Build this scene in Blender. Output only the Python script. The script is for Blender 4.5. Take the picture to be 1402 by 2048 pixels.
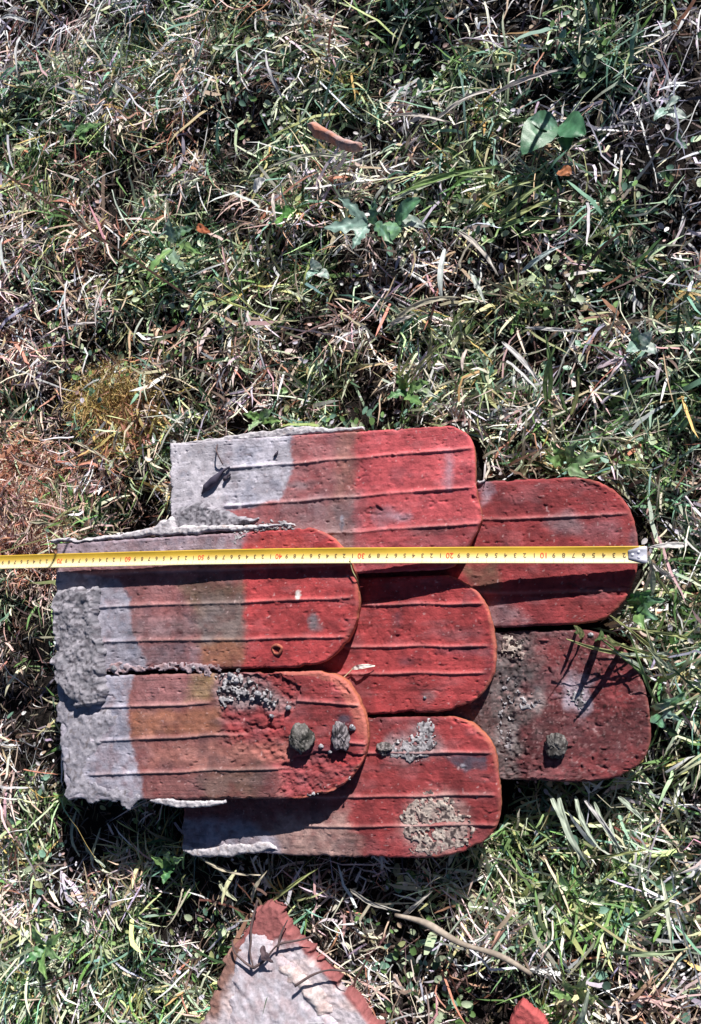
import bpy, math, random
import numpy as np
from mathutils import Vector

for o in list(bpy.data.objects):
    bpy.data.objects.remove(o, do_unlink=True)
SC = bpy.context.scene
COL = SC.collection
R_ = np.random.default_rng(11)
random.seed(5)

# ------------------------------------------------------------------ camera
TGT = np.array([0.0, 0.0, 0.0])
DIST = 0.965
TX, TY = math.radians(20), math.radians(6.0)
FPX = 1600.0
Fw = np.array([-math.sin(TX), math.sin(TY), 0.0])
Fw[2] = -math.sqrt(1 - Fw[0] ** 2 - Fw[1] ** 2)
CAM = TGT - Fw * DIST
Rt = np.cross(Fw, [0, 1, 0]); Rt /= np.linalg.norm(Rt)
Up = np.cross(Rt, Fw)
cam = bpy.data.cameras.new('camera')
camo = bpy.data.objects.new('camera', cam)
COL.objects.link(camo)
from mathutils import Matrix
camo.matrix_world = Matrix(((Rt[0], Up[0], -Fw[0], CAM[0]), (Rt[1], Up[1], -Fw[1], CAM[1]),
                            (Rt[2], Up[2], -Fw[2], CAM[2]), (0, 0, 0, 1)))
cam.sensor_fit = 'VERTICAL'; cam.sensor_height = 36.0
cam.lens = FPX / 2048 * 36.0
cam.clip_start = 0.02; cam.clip_end = 500
SC.camera = camo

# ------------------------------------------------------------------ light
SUN_EL = math.radians(28)
SUN_AZ = math.atan2(1.0, 0.42)          # direction towards the sun in the xy plane, from +x
sun_dir = Vector((math.cos(SUN_EL) * math.cos(SUN_AZ), math.cos(SUN_EL) * math.sin(SUN_AZ), math.sin(SUN_EL)))
w = bpy.data.worlds.new('World'); SC.world = w; w.use_nodes = True
nt = w.node_tree
sky = nt.nodes.new('ShaderNodeTexSky'); sky.sky_type = 'NISHITA'; sky.sun_disc = False
sky.sun_elevation = SUN_EL
sky.air_density = 0.45; sky.dust_density = 0.1
sky.sun_rotation = math.pi / 2 - SUN_AZ
bg = nt.nodes['Background']; bg.inputs['Strength'].default_value = 0.05
nt.links.new(sky.outputs['Color'], bg.inputs['Color'])
sl = bpy.data.lights.new('sun', 'SUN'); sl.energy = 5.0; sl.angle = math.radians(0.5)
sl.color = (1.0, 0.955, 0.90)
so = bpy.data.objects.new('sun', sl); COL.objects.link(so)
so.rotation_euler = sun_dir.to_track_quat('Z', 'Y').to_euler(); so.location = sun_dir * 5
SC.view_settings.view_transform = 'Standard'
SC.view_settings.look = 'None'
SC.view_settings.exposure = 0.75
SC.view_settings.gamma = 1.0
SC.view_settings.use_curve_mapping = False


# ------------------------------------------------------------------ maths helpers
def at(px, py, z=0.0):
    """point of the place that lies at height z under the given sight line"""
    px = np.asarray(px, float); py = np.asarray(py, float)
    d = (Fw[None] * FPX + (px.reshape(-1, 1) - 701) * Rt[None] - (py.reshape(-1, 1) - 1024) * Up[None])
    t = (np.asarray(z, float).reshape(-1) - CAM[2]) / d[:, 2]
    return CAM[None] + d * t[:, None]


def to_px(p):
    v = p - CAM[None]
    dz = v @ Fw
    return 701 + FPX * (v @ Rt) / dz, 1024 - FPX * (v @ Up) / dz


class Plane:
    """sloping plane z = z0 + sx*(x-x0) + sy*(y-y0)"""
    def __init__(s, x0, y0, z0, sx=0.0, sy=0.0):
        s.a = (x0, y0, z0, sx, sy)

    def z(s, x, y):
        x0, y0, z0, sx, sy = s.a
        return z0 + sx * (x - x0) + sy * (y - y0)

    def hit(s, px, py):
        z = np.full(np.size(px), s.a[2])
        for _ in range(8):
            p = at(px, py, z); z = s.z(p[:, 0], p[:, 1])
        return p


def plane_between(px0, z0, px1, z1, py, sy=0.0):
    a = at(px0, py, z0)[0]; b = at(px1, py, z1)[0]
    return Plane(a[0], a[1], z0, (z1 - z0) / (b[0] - a[0]), sy)


def _h(i, j, seed):
    n = (i.astype(np.int64) * 374761393 + j.astype(np.int64) * 668265263 + seed * 974634777) & 0xFFFFFFFF
    n = ((n ^ (n >> 13)) * 1274126177) & 0xFFFFFFFF
    n = (n ^ (n >> 16))
    return (n & 0xFFFF) / 65535.0


def vnoise(x, y, seed=0):
    x = np.asarray(x, float); y = np.asarray(y, float)
    i = np.floor(x); j = np.floor(y); fx = x - i; fy = y - j
    fx = fx * fx * (3 - 2 * fx); fy = fy * fy * (3 - 2 * fy)
    i = i.astype(np.int64); j = j.astype(np.int64)
    a = _h(i, j, seed); b = _h(i + 1, j, seed); c = _h(i, j + 1, seed); d = _h(i + 1, j + 1, seed)
    return (a * (1 - fx) + b * fx) * (1 - fy) + (c * (1 - fx) + d * fx) * fy


def fbm(x, y, seed=0, o=4, g=0.5):
    s = 0; a = 1; t = 0
    for k in range(o):
        s = s + a * vnoise(x * 2 ** k + 17.3 * k, y * 2 ** k - 9.1 * k, seed + k); t += a; a *= g
    return s / t


def sstep(a, b, x):
    t = np.clip((x - a) / (b - a), 0, 1)
    return t * t * (3 - 2 * t)


def sdf(poly, x, y):
    """signed distance, positive inside"""
    poly = np.asarray(poly, float); n = len(poly)
    d = np.full(x.shape, 1e9); ins = np.zeros(x.shape, bool)
    for k in range(n):
        ax, ay = poly[k]; bx, by = poly[(k + 1) % n]
        ex, ey = bx - ax, by - ay
        t = np.clip(((x - ax) * ex + (y - ay) * ey) / (ex * ex + ey * ey + 1e-18), 0, 1)
        d = np.minimum(d, np.hypot(x - ax - t * ex, y - ay - t * ey))
        c = ((ay > y) != (by > y)) & (x < (bx - ax) * (y - ay) / (by - ay + 1e-18) + ax)
        ins ^= c
    return np.where(ins, d, -d)


def chaikin(p, n=2):
    p = np.asarray(p, float)
    for _ in range(n):
        q = [p[0]]
        for a, b in zip(p[:-1], p[1:]):
            q += [a * .75 + b * .25, a * .25 + b * .75]
        q.append(p[-1]); p = np.array(q)
    return p


# ------------------------------------------------------------------ object helpers
def tag(o, label=None, cat=None, group=None, kind=None):
    if label: o['label'] = label
    if cat: o['category'] = cat
    if group: o['group'] = group
    o['kind'] = kind or 'thing'
    return o


def empty(name, loc=(0, 0, 0)):
    o = bpy.data.objects.new(name, None); o.location = loc
    o.empty_display_size = 0.03
    COL.objects.link(o); return o


def mesh(name, V, F, mat, parent=None, cols=None, smooth=True, attrs=None):
    """F: list of int arrays (m,k) of equal k, or ragged python lists"""
    V = np.asarray(V, np.float32)
    if parent is not None:
        V = V - np.array(parent.location, np.float32)
    m = bpy.data.meshes.new(name)
    loops = []; sizes = []
    for f in F:
        if isinstance(f, np.ndarray):
            loops.append(f.reshape(-1)); sizes.append(np.full(len(f), f.shape[1]))
        else:
            loops.append(np.array(f)); sizes.append(np.array([len(f)]))
    loops = np.concatenate(loops).astype(np.int32); sizes = np.concatenate(sizes).astype(np.int32)
    st = np.concatenate([[0], np.cumsum(sizes)[:-1]]).astype(np.int32)
    m.vertices.add(len(V)); m.vertices.foreach_set('co', V.reshape(-1))
    m.loops.add(len(loops)); m.loops.foreach_set('vertex_index', loops)
    m.polygons.add(len(sizes)); m.polygons.foreach_set('loop_start', st)
    m.polygons.foreach_set('loop_total', sizes)
    m.update(calc_edges=True); m.validate()
    m.polygons.foreach_set('use_smooth', np.full(len(m.polygons), smooth))
    if cols is not None:
        c = np.ones((len(V), 4), np.float32); c[:, :3] = cols
        at_ = m.color_attributes.new('Col', 'FLOAT_COLOR', 'POINT')
        at_.data.foreach_set('color', c.reshape(-1))
    m.materials.append(mat)
    o = bpy.data.objects.new(name, m); COL.objects.link(o)
    if parent is not None: o.parent = parent
    return o


# ------------------------------------------------------------------ materials
def mat_col(name, rough=0.8, bump=0.3, bscale=900, var=0.25, vscale=300, trans=0.0, spec=0.3, col=None, metal=0.0, bdist=0.0006):
    m = bpy.data.materials.new(name); m.use_nodes = True
    t = m.node_tree; N = t.nodes; L = t.links
    b = N['Principled BSDF']; out = N['Material Output']
    b.inputs['Roughness'].default_value = rough
    b.inputs['Specular IOR Level'].default_value = spec
    b.inputs['Metallic'].default_value = metal
    if col is None:
        c = N.new('ShaderNodeAttribute'); c.attribute_name = 'Col'; csock = c.outputs['Color']
    else:
        c = N.new('ShaderNodeRGB'); c.outputs[0].default_value = (*col, 1); csock = c.outputs[0]
    tc = N.new('ShaderNodeTexCoord')
    if var:
        n = N.new('ShaderNodeTexNoise'); n.inputs['Scale'].default_value = vscale; n.inputs['Detail'].default_value = 4
        n.inputs['Roughness'].default_value = 0.65
        L.new(tc.outputs['Object'], n.inputs['Vector'])
        mr = N.new('ShaderNodeMapRange'); mr.inputs['From Min'].default_value = 0.3; mr.inputs['From Max'].default_value = 0.7
        mr.inputs['To Min'].default_value = 1 - var; mr.inputs['To Max'].default_value = 1 + var
        L.new(n.outputs['Fac'], mr.inputs['Value'])
        mx = N.new('ShaderNodeVectorMath'); mx.operation = 'SCALE'
        L.new(csock, mx.inputs[0]); L.new(mr.outputs[0], mx.inputs['Scale'])
        csock = mx.outputs[0]
    L.new(csock, b.inputs['Base Color'])
    if bump:
        n2 = N.new('ShaderNodeTexNoise'); n2.inputs['Scale'].default_value = bscale; n2.inputs['Detail'].default_value = 5
        n2.inputs['Roughness'].default_value = 0.7
        L.new(tc.outputs['Object'], n2.inputs['Vector'])
        bp = N.new('ShaderNodeBump'); bp.inputs['Strength'].default_value = bump; bp.inputs['Distance'].default_value = bdist
        L.new(n2.outputs['Fac'], bp.inputs['Height']); L.new(bp.outputs[0], b.inputs['Normal'])
    if trans:
        tr = N.new('ShaderNodeBsdfTranslucent'); L.new(csock, tr.inputs['Color'])
        mix = N.new('ShaderNodeMixShader'); mix.inputs[0].default_value = trans
        L.new(b.outputs[0], mix.inputs[1]); L.new(tr.outputs[0], mix.inputs[2]); L.new(mix.outputs[0], out.inputs['Surface'])
    return m


M_CLAY = mat_col('fired_clay', 0.85, 0.85, 500, 0.16, 260, bdist=0.0009)
M_MORT = mat_col('lime_mortar', 0.95, 1.0, 900, 0.22, 350, bdist=0.001)
M_LICH = mat_col('crusty_lichen', 0.95, 0.8, 800, 0.4, 500, bdist=0.001)
M_BLADE = mat_col('grass_blade', 0.6, 0, 1, 0.15, 200, trans=0.22, spec=0.25)
M_LEAF = mat_col('weed_leaf', 0.42, 0.4, 400, 0.2, 150, trans=0.18, spec=0.45)
M_SOIL = mat_col('dark_soil', 1.0, 1.0, 120, 0.5, 90, col=(0.016, 0.013, 0.012), bdist=0.004, spec=0.1)
M_STONE = mat_col('mossy_stone', 0.95, 1.0, 500, 0.45, 420, bdist=0.001)
M_TAPE = mat_col('yellow_tape', 0.3, 0.15, 300, 0.08, 60, spec=0.5)
M_INK = mat_col('black_print', 0.4, 0, 1, 0, 1, col=(0.16, 0.11, 0.06))
M_RED = mat_col('red_print', 0.4, 0, 1, 0, 1, col=(0.66, 0.10, 0.05))
M_STEEL = mat_col('worn_steel', 0.4, 0.3, 500, 0.15, 300, col=(0.66, 0.66, 0.76), metal=0.35)
M_WOOD = mat_col('dry_stem', 0.8, 0.5, 500, 0.25, 200)

# ------------------------------------------------------------------ tile planes
PL_R1 = Plane(0.3, 0, 0.021, 0.010, 0.0)
PL_R2 = Plane(0.3, 0, 0.017, 0.010, 0.0)
PL_M = plane_between(360, 0.015, 990, 0.035, 1300)
PL_M0 = plane_between(340, 0.038, 960, 0.037, 1000)
PL_A = plane_between(110, 0.060, 720, 0.048, 1330)
TH = 0.013
# tile outlines: (top edge line, tail curve from top to bottom, bottom edge line, head line from top to bottom), traced
TILES = {
    'M0': dict(pl=PL_M0, top=[(338, 885), (900, 850)], tail=[(900, 850), (922, 856), (944, 878), (950, 905), (950, 985), (966, 1035), (945, 1080), (925, 1112), (905, 1136), (880, 1140)],
               bot=[(340, 1165), (880, 1140)], head=[(338, 885), (341, 1000), (340, 1165)],
               ridges=[((450, 938), (952, 896)), ((440, 1014), (952, 974)), ((640, 1068), (965, 1047))]),
    'M1': dict(pl=PL_M, top=[(380, 1165), (895, 1150)], tail=[(895, 1150), (925, 1160), (955, 1182), (975, 1212), (988, 1262), (993, 1320), (986, 1358), (962, 1394), (925, 1417), (870, 1426)],
               bot=[(380, 1440), (870, 1426)], head=[(380, 1165), (384, 1300), (380, 1440)],
               ridges=[((500, 1214), (975, 1206)), ((500, 1296), (987, 1291)), ((500, 1350), (980, 1345))]),
    'M2': dict(pl=PL_M, top=[(372, 1440), (905, 1433)], tail=[(905, 1433), (942, 1446), (974, 1474), (991, 1503), (997, 1560), (1003, 1618), (995, 1654), (968, 1686), (930, 1706), (870, 1718)],
               bot=[(362, 1698), (640, 1716), (870, 1718)], head=[(372, 1440), (366, 1560), (362, 1698)],
               ridges=[((640, 1505), (988, 1506)), ((600, 1593), (998, 1590)), ((600, 1652), (1000, 1650))]),
    'R1': dict(pl=PL_R1, top=[(640, 972), (960, 962), (1150, 953)], tail=[(1150, 953), (1198, 960), (1238, 985), (1264, 1022), (1277, 1075), (1277, 1130), (1262, 1180), (1235, 1222), (1200, 1244), (1150, 1250)],
               bot=[(640, 1264), (1000, 1256), (1150, 1250)], head=[(640, 972), (642, 1100), (640, 1264)],
               ridges=[((800, 1045), (1262, 1028)), ((800, 1112), (1275, 1108)), ((800, 1190), (1262, 1180))]),
    'R2': dict(pl=PL_R2, top=[(650, 1266), (1000, 1262), (1170, 1258)], tail=[(1170, 1258), (1222, 1272), (1262, 1310), (1288, 1362), (1300, 1425), (1303, 1478), (1292, 1518), (1262, 1546), (1220, 1561), (1150, 1566)],
               bot=[(650, 1566), (1000, 1560), (1150, 1566)], head=[(650, 1266), (652, 1400), (650, 1566)], ridges=[]),
    'A1': dict(pl=PL_A, top=[(112, 1086), (480, 1064), (620, 1054)], tail=[(620, 1054), (656, 1066), (686, 1093), (704, 1130), (716, 1180), (715, 1226), (702, 1266), (680, 1300), (650, 1326), (600, 1336)],
               bot=[(112, 1344), (600, 1336)], head=[(112, 1086), (111, 1200), (112, 1344)],
               ridges=[((160, 1150), (705, 1128)), ((180, 1215), (716, 1195)), ((190, 1284), (700, 1273))]),
    'A2': dict(pl=PL_A, top=[(112, 1352), (640, 1342)], tail=[(640, 1342), (680, 1352), (708, 1384), (728, 1428), (735, 1470), (731, 1508), (712, 1544), (684, 1574), (650, 1590), (600, 1599)],
               bot=[(131, 1602), (600, 1599)], head=[(112, 1352), (118, 1450), (131, 1602)],
               ridges=[((190, 1414), (425, 1407)), ((590, 1400), (722, 1411)), ((175, 1482), (500, 1468)), ((690, 1484), (732, 1488)), ((172, 1549), (580, 1536))]),
}
# albedos (of the surface itself)
RED = (.36, .050, .054); RED2 = (.26, .041, .044); DRED = (.12, .026, .032); ORG = (.40, .13, .09)
PINK = (.26, .115, .12); LIL = (.30, .285, .345); WHT = (.40, .38, .44); BRN = (.24, .12, .09)
OLV = (.125, .092, .062); GRY = (.20, .18, .20); PBR = (.19, .080, .078); NAVY = (.07, .06, .085)


def band(x0, x1, y0=700, y1=1800):
    return [(x0, y0), (x1, y0), (x1, y1), (x0, y1)]


def ell(cx, cy, rx, ry, n=14):
    return [(cx + rx * math.cos(k * 2 * math.pi / n), cy + ry * math.sin(k * 2 * math.pi / n)) for k in range(n)]


# (polygon in traced coordinates, colour, strength, softness, edge wobble)
STAIN = {
    'M0': ((.46, .082, .094), [
        ([(300, 800), (712, 800), (706, 1200), (300, 1200)], PINK, .80, 8, 6),
        ([(675, 800), (712, 800), (705, 1200), (640, 1200), (665, 960)], BRN, .5, 14, 14),
        ([(575, 1000), (720, 985), (720, 1200), (575, 1200)], GRY, .45, 26, 22),
        ([(300, 800), (588, 800), (582, 935), (558, 1002), (500, 1012), (450, 1020), (440, 1200), (300, 1200)], LIL, .92, 4, 8),
        ([(300, 800), (588, 800), (582, 935), (558, 1002), (447, 1010), (430, 1200), (300, 1200)], (.41, .39, .45), .85, 8, 6), ([(300, 870), (440, 860), (447, 1010), (430, 1200), (300, 1200)], (.50, .47, .52), .7, 5, 5),
        ([(560, 955), (640, 960), (630, 975), (565, 972)], GRY, .5, 6, 8),
        (ell(895, 945, 9, 42), LIL, .5, 10, 8), (ell(780, 1036, 34, 18), LIL, .55, 14, 18),
        (ell(750, 1025, 30, 10), DRED, .5, 12, 14), (ell(860, 1060, 50, 14), PINK, .6, 14, 14),
        ([(680, 1065), (960, 1050), (950, 1140), (680, 1140)], DRED, .35, 12, 8),
        (ell(685, 1042, 4, 12), WHT, .8, 3, 2), (ell(684, 1052, 4, 9), NAVY, .8, 3, 2),
    ]),
    'M1': (RED, [
        ([(600, 1100), (905, 1150), (990, 1300), (990, 1450), (600, 1450)], RED2, .25, 40, 60),
        (ell(795, 1240, 7, 14), NAVY, .55, 8, 4), (ell(812, 1322, 14, 7), NAVY, .5, 8, 4),
        ([(870, 1296), (985, 1296), (985, 1312), (870, 1306)], NAVY, .35, 8, 6),
        (ell(905, 1270, 60, 12), GRY, .25, 14, 14), (ell(855, 1393, 16, 8), PINK, .8, 8, 8),
        ([(690, 1356), (745, 1350), (748, 1425), (700, 1428)], DRED, .55, 10, 6),
        (ell(980, 1345, 14, 60), DRED, .5, 14, 10),
    ]),
    'M2': (RED2, [
        ([(300, 1400), (720, 1400), (690, 1600), (640, 1760), (300, 1760)], PBR, .85, 40, 24),
        ([(500, 1640), (690, 1630), (760, 1760), (500, 1760)], (.33, .22, .20), .8, 20, 20),
        ([(300, 1640), (500, 1640), (560, 1690), (580, 1760), (300, 1760)], LIL, .9, 16, 12),
        ([(885, 1508), (975, 1512), (972, 1540), (950, 1536), (930, 1545), (905, 1528)], NAVY, .85, 5, 5),
        (ell(872, 1648, 66, 62), (.38, .28, .26), .75, 22, 16), (ell(868, 1655, 26, 30), RED2, .8, 16, 20), (ell(828, 1490, 62, 34), (.34, .27, .28), .7, 16, 16), (ell(836, 1478, 16, 10), RED, .8, 8, 6),
        (ell(905, 1470, 50, 20), RED, .5, 20, 20), (ell(925, 1532, 5, 5), WHT, .9, 2, 2),
        ([(735, 1430), (900, 1433), (870, 1450), (740, 1446)], DRED, .6, 8, 4),
    ]),
    'R1': ((.26, .040, .044), [
        ([(950, 960), (1100, 950), (1100, 1030), (960, 1040)], DRED, .5, 30, 30),
        ([(1080, 955), (1170, 950), (1265, 1040), (1180, 1030)], DRED, .35, 30, 30),
        ([(955, 960), (975, 960), (985, 990), (965, 1010)], LIL, .5, 10, 10),
        (ell(1128, 1050, 34, 22), GRY, .6, 16, 14), (ell(1200, 1060, 40, 22), LIL, .20, 20, 14),
        (ell(1268, 1075, 10, 24), NAVY, .5, 8, 8),
        ([(920, 1130), (990, 1130), (1000, 1175), (960, 1180)], OLV, .7, 12, 10),
        ([(970, 1200), (1010, 1195), (1060, 1240), (1000, 1262), (970, 1262)], GRY, .6, 18, 10),
        (ell(1185, 1185, 60, 8), DRED, .6, 8, 8),
    ]),
    'R2': ((.125, .034, .038), [
        ([(900, 1240), (1080, 1250), (1075, 1400), (1010, 1600), (900, 1600)], (.095, .070, .072), .85, 40, 60),
        ([(1010, 1290), (1060, 1290), (1040, 1560), (1000, 1560)], (.11, .09, .09), .8, 20, 40),
        (ell(1155, 1395, 30, 34), (.40, .34, .40), .75, 14, 26), (ell(1060, 1402, 28, 16), (.30, .24, .24), .8, 10, 16),
        (ell(1010, 1465, 22, 20), (.32, .27, .27), .7, 12, 20),
        (ell(1240, 1380, 30, 60), RED2, .5, 30, 40), (ell(1100, 1300, 40, 20), RED2, .35, 20, 20),
        ([(1090, 1530), (1290, 1500), (1290, 1570), (1090, 1570)], RED2, .4, 20, 20),
    ]),
    'A1': (RED, [
        ([(60, 1000), (484, 1000), (486, 1400), (60, 1400)], PBR, .85, 5, 4),
        ([(60, 1000), (440, 1000), (440, 1230), (330, 1250), (262, 1400), (60, 1400)], PINK, .7, 22, 20),
        ([(360, 1160), (488, 1170), (488, 1290), (400, 1290), (380, 1230)], OLV, .72, 14, 14),
        ([(400, 1190), (488, 1195), (488, 1280), (410, 1280)], GRY, .35, 14, 14),
        ([(400, 1280), (486, 1280), (486, 1330), (400, 1330)], (.27, .12, .07), .7, 10, 10),
        ([(200, 1240), (420, 1235), (420, 1275), (200, 1275)], GRY, .4, 16, 12),
        ([(200, 1292), (400, 1290), (400, 1330), (200, 1330)], (.22, .17, .20), .6, 10, 8),
        ([(60, 1000), (500, 1000), (480, 1110), (300, 1130), (60, 1130)], LIL, .6, 16, 16),
        ([(60, 1130), (236, 1160), (262, 1200), (264, 1260), (292, 1320), (292, 1400), (60, 1400)], LIL, .95, 5, 5),
        ([(60, 1130), (195, 1180), (208, 1400), (60, 1400)], WHT, .6, 10, 10),
        (ell(625, 1240, 10, 16), GRY, .85, 6, 5), (ell(632, 1254, 14, 6), GRY, .6, 6, 5),
        (ell(597, 1190, 5, 9), (.8, .78, .75), .95, 3, 2),
        (ell(557, 1100, 60, 20), (.62, .12, .09), .4, 20, 10),
    ]),
    'A2': ((.25, .042, .046), [
        ([(60, 1300), (436, 1300), (455, 1480), (560, 1540), (590, 1640), (60, 1640)], PBR, .9, 16, 14),
        ([(300, 1490), (620, 1480), (560, 1530), (300, 1535)], (.38, .16, .13), .6, 16, 16),
        ([(265, 1422), (440, 1418), (440, 1462), (265, 1470)], (.31, .125, .075), .75, 10, 10),
        ([(270, 1350), (400, 1345), (400, 1405), (270, 1410)], PINK, .7, 14, 14),
        ([(385, 1350), (428, 1345), (428, 1400), (375, 1400)], (.25, .17, .08), .7, 12, 8),
        ([(400, 1540), (520, 1535), (520, 1600), (400, 1600)], OLV, .45, 20, 20),
        ([(60, 1300), (270, 1330), (256, 1400), (262, 1470), (280, 1540), (290, 1640), (60, 1640)], LIL, .92, 6, 8),
        ([(60, 1300), (180, 1420), (190, 1500), (160, 1640), (60, 1640)], WHT, .5, 16, 16),
        (ell(500, 1400, 60, 36), DRED, .75, 20, 20), ([(430, 1348), (500, 1352), (590, 1400), (560, 1420), (440, 1420)], (.30, .24, .25), .7, 14, 18), (ell(640, 1500, 40, 10), NAVY, .4, 8, 10), (ell(560, 1560, 50, 20), DRED, .35, 20, 20),
        (ell(600, 1550, 40, 30), (.33, .08, .09), .6, 20, 24),
        (ell(690, 1440, 14, 10), NAVY, .8, 6, 6), (ell(700, 1520, 40, 24), RED, .7, 16, 14),
        (ell(640, 1380, 60, 22), RED2, .6, 16, 14), (ell(690, 1472, 30, 8), RED, .8, 6, 6),
    ]),
}
# spalled (flaked) areas: polygon, depth in metres
SPALL = {
    'A2': [([(432, 1350), (560, 1346), (600, 1370), (590, 1420), (560, 1455), (470, 1470), (440, 1430)], 0.0025),
           ([(560, 1530), (640, 1500), (725, 1510), (690, 1575), (620, 1596), (560, 1592)], 0.0028),
           ([(430, 1462), (560, 1450), (600, 1500), (560, 1520), (460, 1500)], 0.0012),
           ([(660, 1345), (690, 1355), (700, 1380), (665, 1378)], 0.002)],
    'M0': [(ell(745, 1020, 20, 6), 0.0015), ([(946, 985), (975, 1000), (975, 1040), (950, 1030)], 0.002)],
    'R1': [([(1130, 1175), (1270, 1172), (1262, 1190), (1140, 1190)], 0.0015),
           ([(1160, 960), (1205, 965), (1200, 985), (1170, 975)], 0.001)],
    'M2': [([(895, 1434), (985, 1470), (975, 1482), (935, 1458), (900, 1446)], 0.0015)],
    'R2': [([(1000, 1262), (1060, 1262), (1050, 1560), (1000, 1560)], 0.001)],
}
FOOT = []        # footprints in world xy with the plane, for the grass


def build_tile(key, parent):
    T = TILES[key]; pl = T['pl']; seed = {'M0': 3, 'M1': 14, 'M2': 25, 'R1': 36, 'R2': 47, 'A1': 58, 'A2': 69}[key]
    W = lambda pts: pl.hit([p[0] for p in pts], [p[1] for p in pts])
    top, bot = W(T['top']), W(T['bot'])
    tail = W(chaikin(T['tail'])); head = W(chaikin(T['head']))
    d = (top[-1] - top[0])[:2] / np.linalg.norm((top[-1] - top[0])[:2]) + (bot[-1] - bot[0])[:2] / np.linalg.norm((bot[-1] - bot[0])[:2])
    eu = d / np.linalg.norm(d); ev = np.array([-eu[1], eu[0]])
    org = head.mean(0)[:2]
    loc = lambda P: ((P[:, :2] - org) @ eu, (P[:, :2] - org) @ ev)

    def line(P):
        a, b = loc(P)
        s0 = (b[1] - b[0]) / (a[1] - a[0]); s1 = (b[-1] - b[-2]) / (a[-1] - a[-2])
        return lambda x: np.where(x < a[0], b[0] + s0 * (x - a[0]), np.where(x > a[-1], b[-1] + s1 * (x - a[-1]), np.interp(x, a, b)))
    ft, fb = line(top), line(bot)

    def bound(P):
        a, b = loc(P)
        t = (b - fb(a)) / (ft(a) - fb(a)); i = np.argsort(t)
        return t[i], a[i]
    tR, aR = bound(tail); tL, aL = bound(head)
    nv, nu = 190, 300
    t = 0.5 - 0.5 * np.cos(np.pi * np.linspace(0, 1, nv)); t = 0.3 * t + 0.7 * np.linspace(0, 1, nv)
    s = np.linspace(0, 1, nu)
    ar = np.interp(t, tR, aR) + (fbm(t * 22, t * 0, seed, 3) - .5) * 0.0016
    al = np.interp(t, tL, aL) + (fbm(t * 18, t * 0 + 5, seed + 2, 3) - .5) * 0.006
    A = al[:, None] + (ar - al)[:, None] * s[None]
    Tt = np.repeat(t[:, None], nu, 1)
    chipt = (fbm(A * 120, A * 0, seed + 3, 3) - .5) * 0.0022 + 0.0012 * sstep(.72, .82, vnoise(A * 70, A * 0, seed + 9))
    chipb = (fbm(A * 120, A * 0 + 3, seed + 4, 3) - .5) * 0.0030 - 0.0018 * sstep(.72, .82, vnoise(A * 70, A * 0, seed + 8))
    Bt = ft(A) - np.abs(chipt); Bb = fb(A) + np.abs(chipb)
    B = Bb + (Bt - Bb) * Tt
    X = org[0] + A * eu[0] + B * ev[0]; Y = org[1] + A * eu[1] + B * ev[1]
    Z0 = pl.z(X, Y)
    # distance to the rim
    dar = np.gradient(ar, Tt[:, 0] * (Bt - Bb).mean())
    dR = (ar[:, None] - A) / np.sqrt(1 + dar ** 2)[:, None]
    dE = np.minimum.reduce([dR, A - al[:, None], B - Bb, Bt - B])
    r = 0.0035
    q = np.clip(1 - dE / r, 0, 1)
    disp = -r * 0.8 * (1 - np.sqrt(np.clip(1 - q * q, 0, 1)))
    rough = 1.6 if key == 'R2' else 1.0
    disp += (fbm(X * 25, Y * 25, seed, 3) - .5) * 0.0022 + (fbm(X * 150, Y * 150, seed + 1, 3) - .5) * 0.0012 * rough
    # small pits and knobs
    pit = vnoise(X * 260, Y * 260, seed + 2); disp -= 0.0011 * sstep(.86, .96, pit) * rough; disp -= 0.0008 * sstep(.84, .95, vnoise(X * 150 + 3 * fbm(X * 90, Y * 90, 5, 2), Y * 190 + 3 * fbm(X * 90 + 4, Y * 90, 6, 2), seed + 73)) * sstep(.45, .6, fbm(X * 18, Y * 18, seed + 74, 2)) * rough
    knob = vnoise(X * 230, Y * 230, seed + 21); disp += 0.0009 * sstep(.90, .98, knob) * rough
    # long wiped scratches along the clay
    disp += (vnoise(A * 12, B * 700, seed + 6) - .5) * 0.0002
    PX, PY = to_px(np.stack([X.ravel(), Y.ravel(), Z0.ravel()], 1))
    PX = PX.reshape(X.shape); PY = PY.reshape(X.shape)
    ridge_m = np.zeros_like(X)
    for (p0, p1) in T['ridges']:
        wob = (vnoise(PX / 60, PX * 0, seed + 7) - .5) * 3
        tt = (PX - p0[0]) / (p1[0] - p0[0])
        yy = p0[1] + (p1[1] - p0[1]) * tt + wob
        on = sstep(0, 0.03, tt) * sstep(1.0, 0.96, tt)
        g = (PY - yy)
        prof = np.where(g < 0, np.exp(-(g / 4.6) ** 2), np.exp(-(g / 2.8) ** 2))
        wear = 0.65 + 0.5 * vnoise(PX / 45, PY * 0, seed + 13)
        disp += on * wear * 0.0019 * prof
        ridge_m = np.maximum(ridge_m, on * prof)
    spall_m = np.zeros_like(X)
    for poly, dep in SPALL.get(key, []):
        wx = (fbm(PX / 22, PY / 22, seed + 31, 3) - .5) * 26; wy = (fbm(PX / 22 + 9, PY / 22, seed + 32, 3) - .5) * 26
        mk = sstep(-2, 2, sdf(poly, PX + wx, PY + wy))
        disp += -dep * mk + mk * (fbm(X * 220, Y * 220, seed + 33, 3) - .5) * 0.0045
        spall_m = np.maximum(spall_m, mk)
    Z = Z0 + disp
    # ---- colour of the surface
    base, feats = STAIN[key]
    C = np.ones(X.shape + (3,)) * np.array(base)
    n1 = fbm(X * 30, Y * 30, seed + 40, 4); n2 = fbm(X * 110, Y * 110, seed + 41, 4); n3 = vnoise(A * 25, B * 350, seed + 42)
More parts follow.
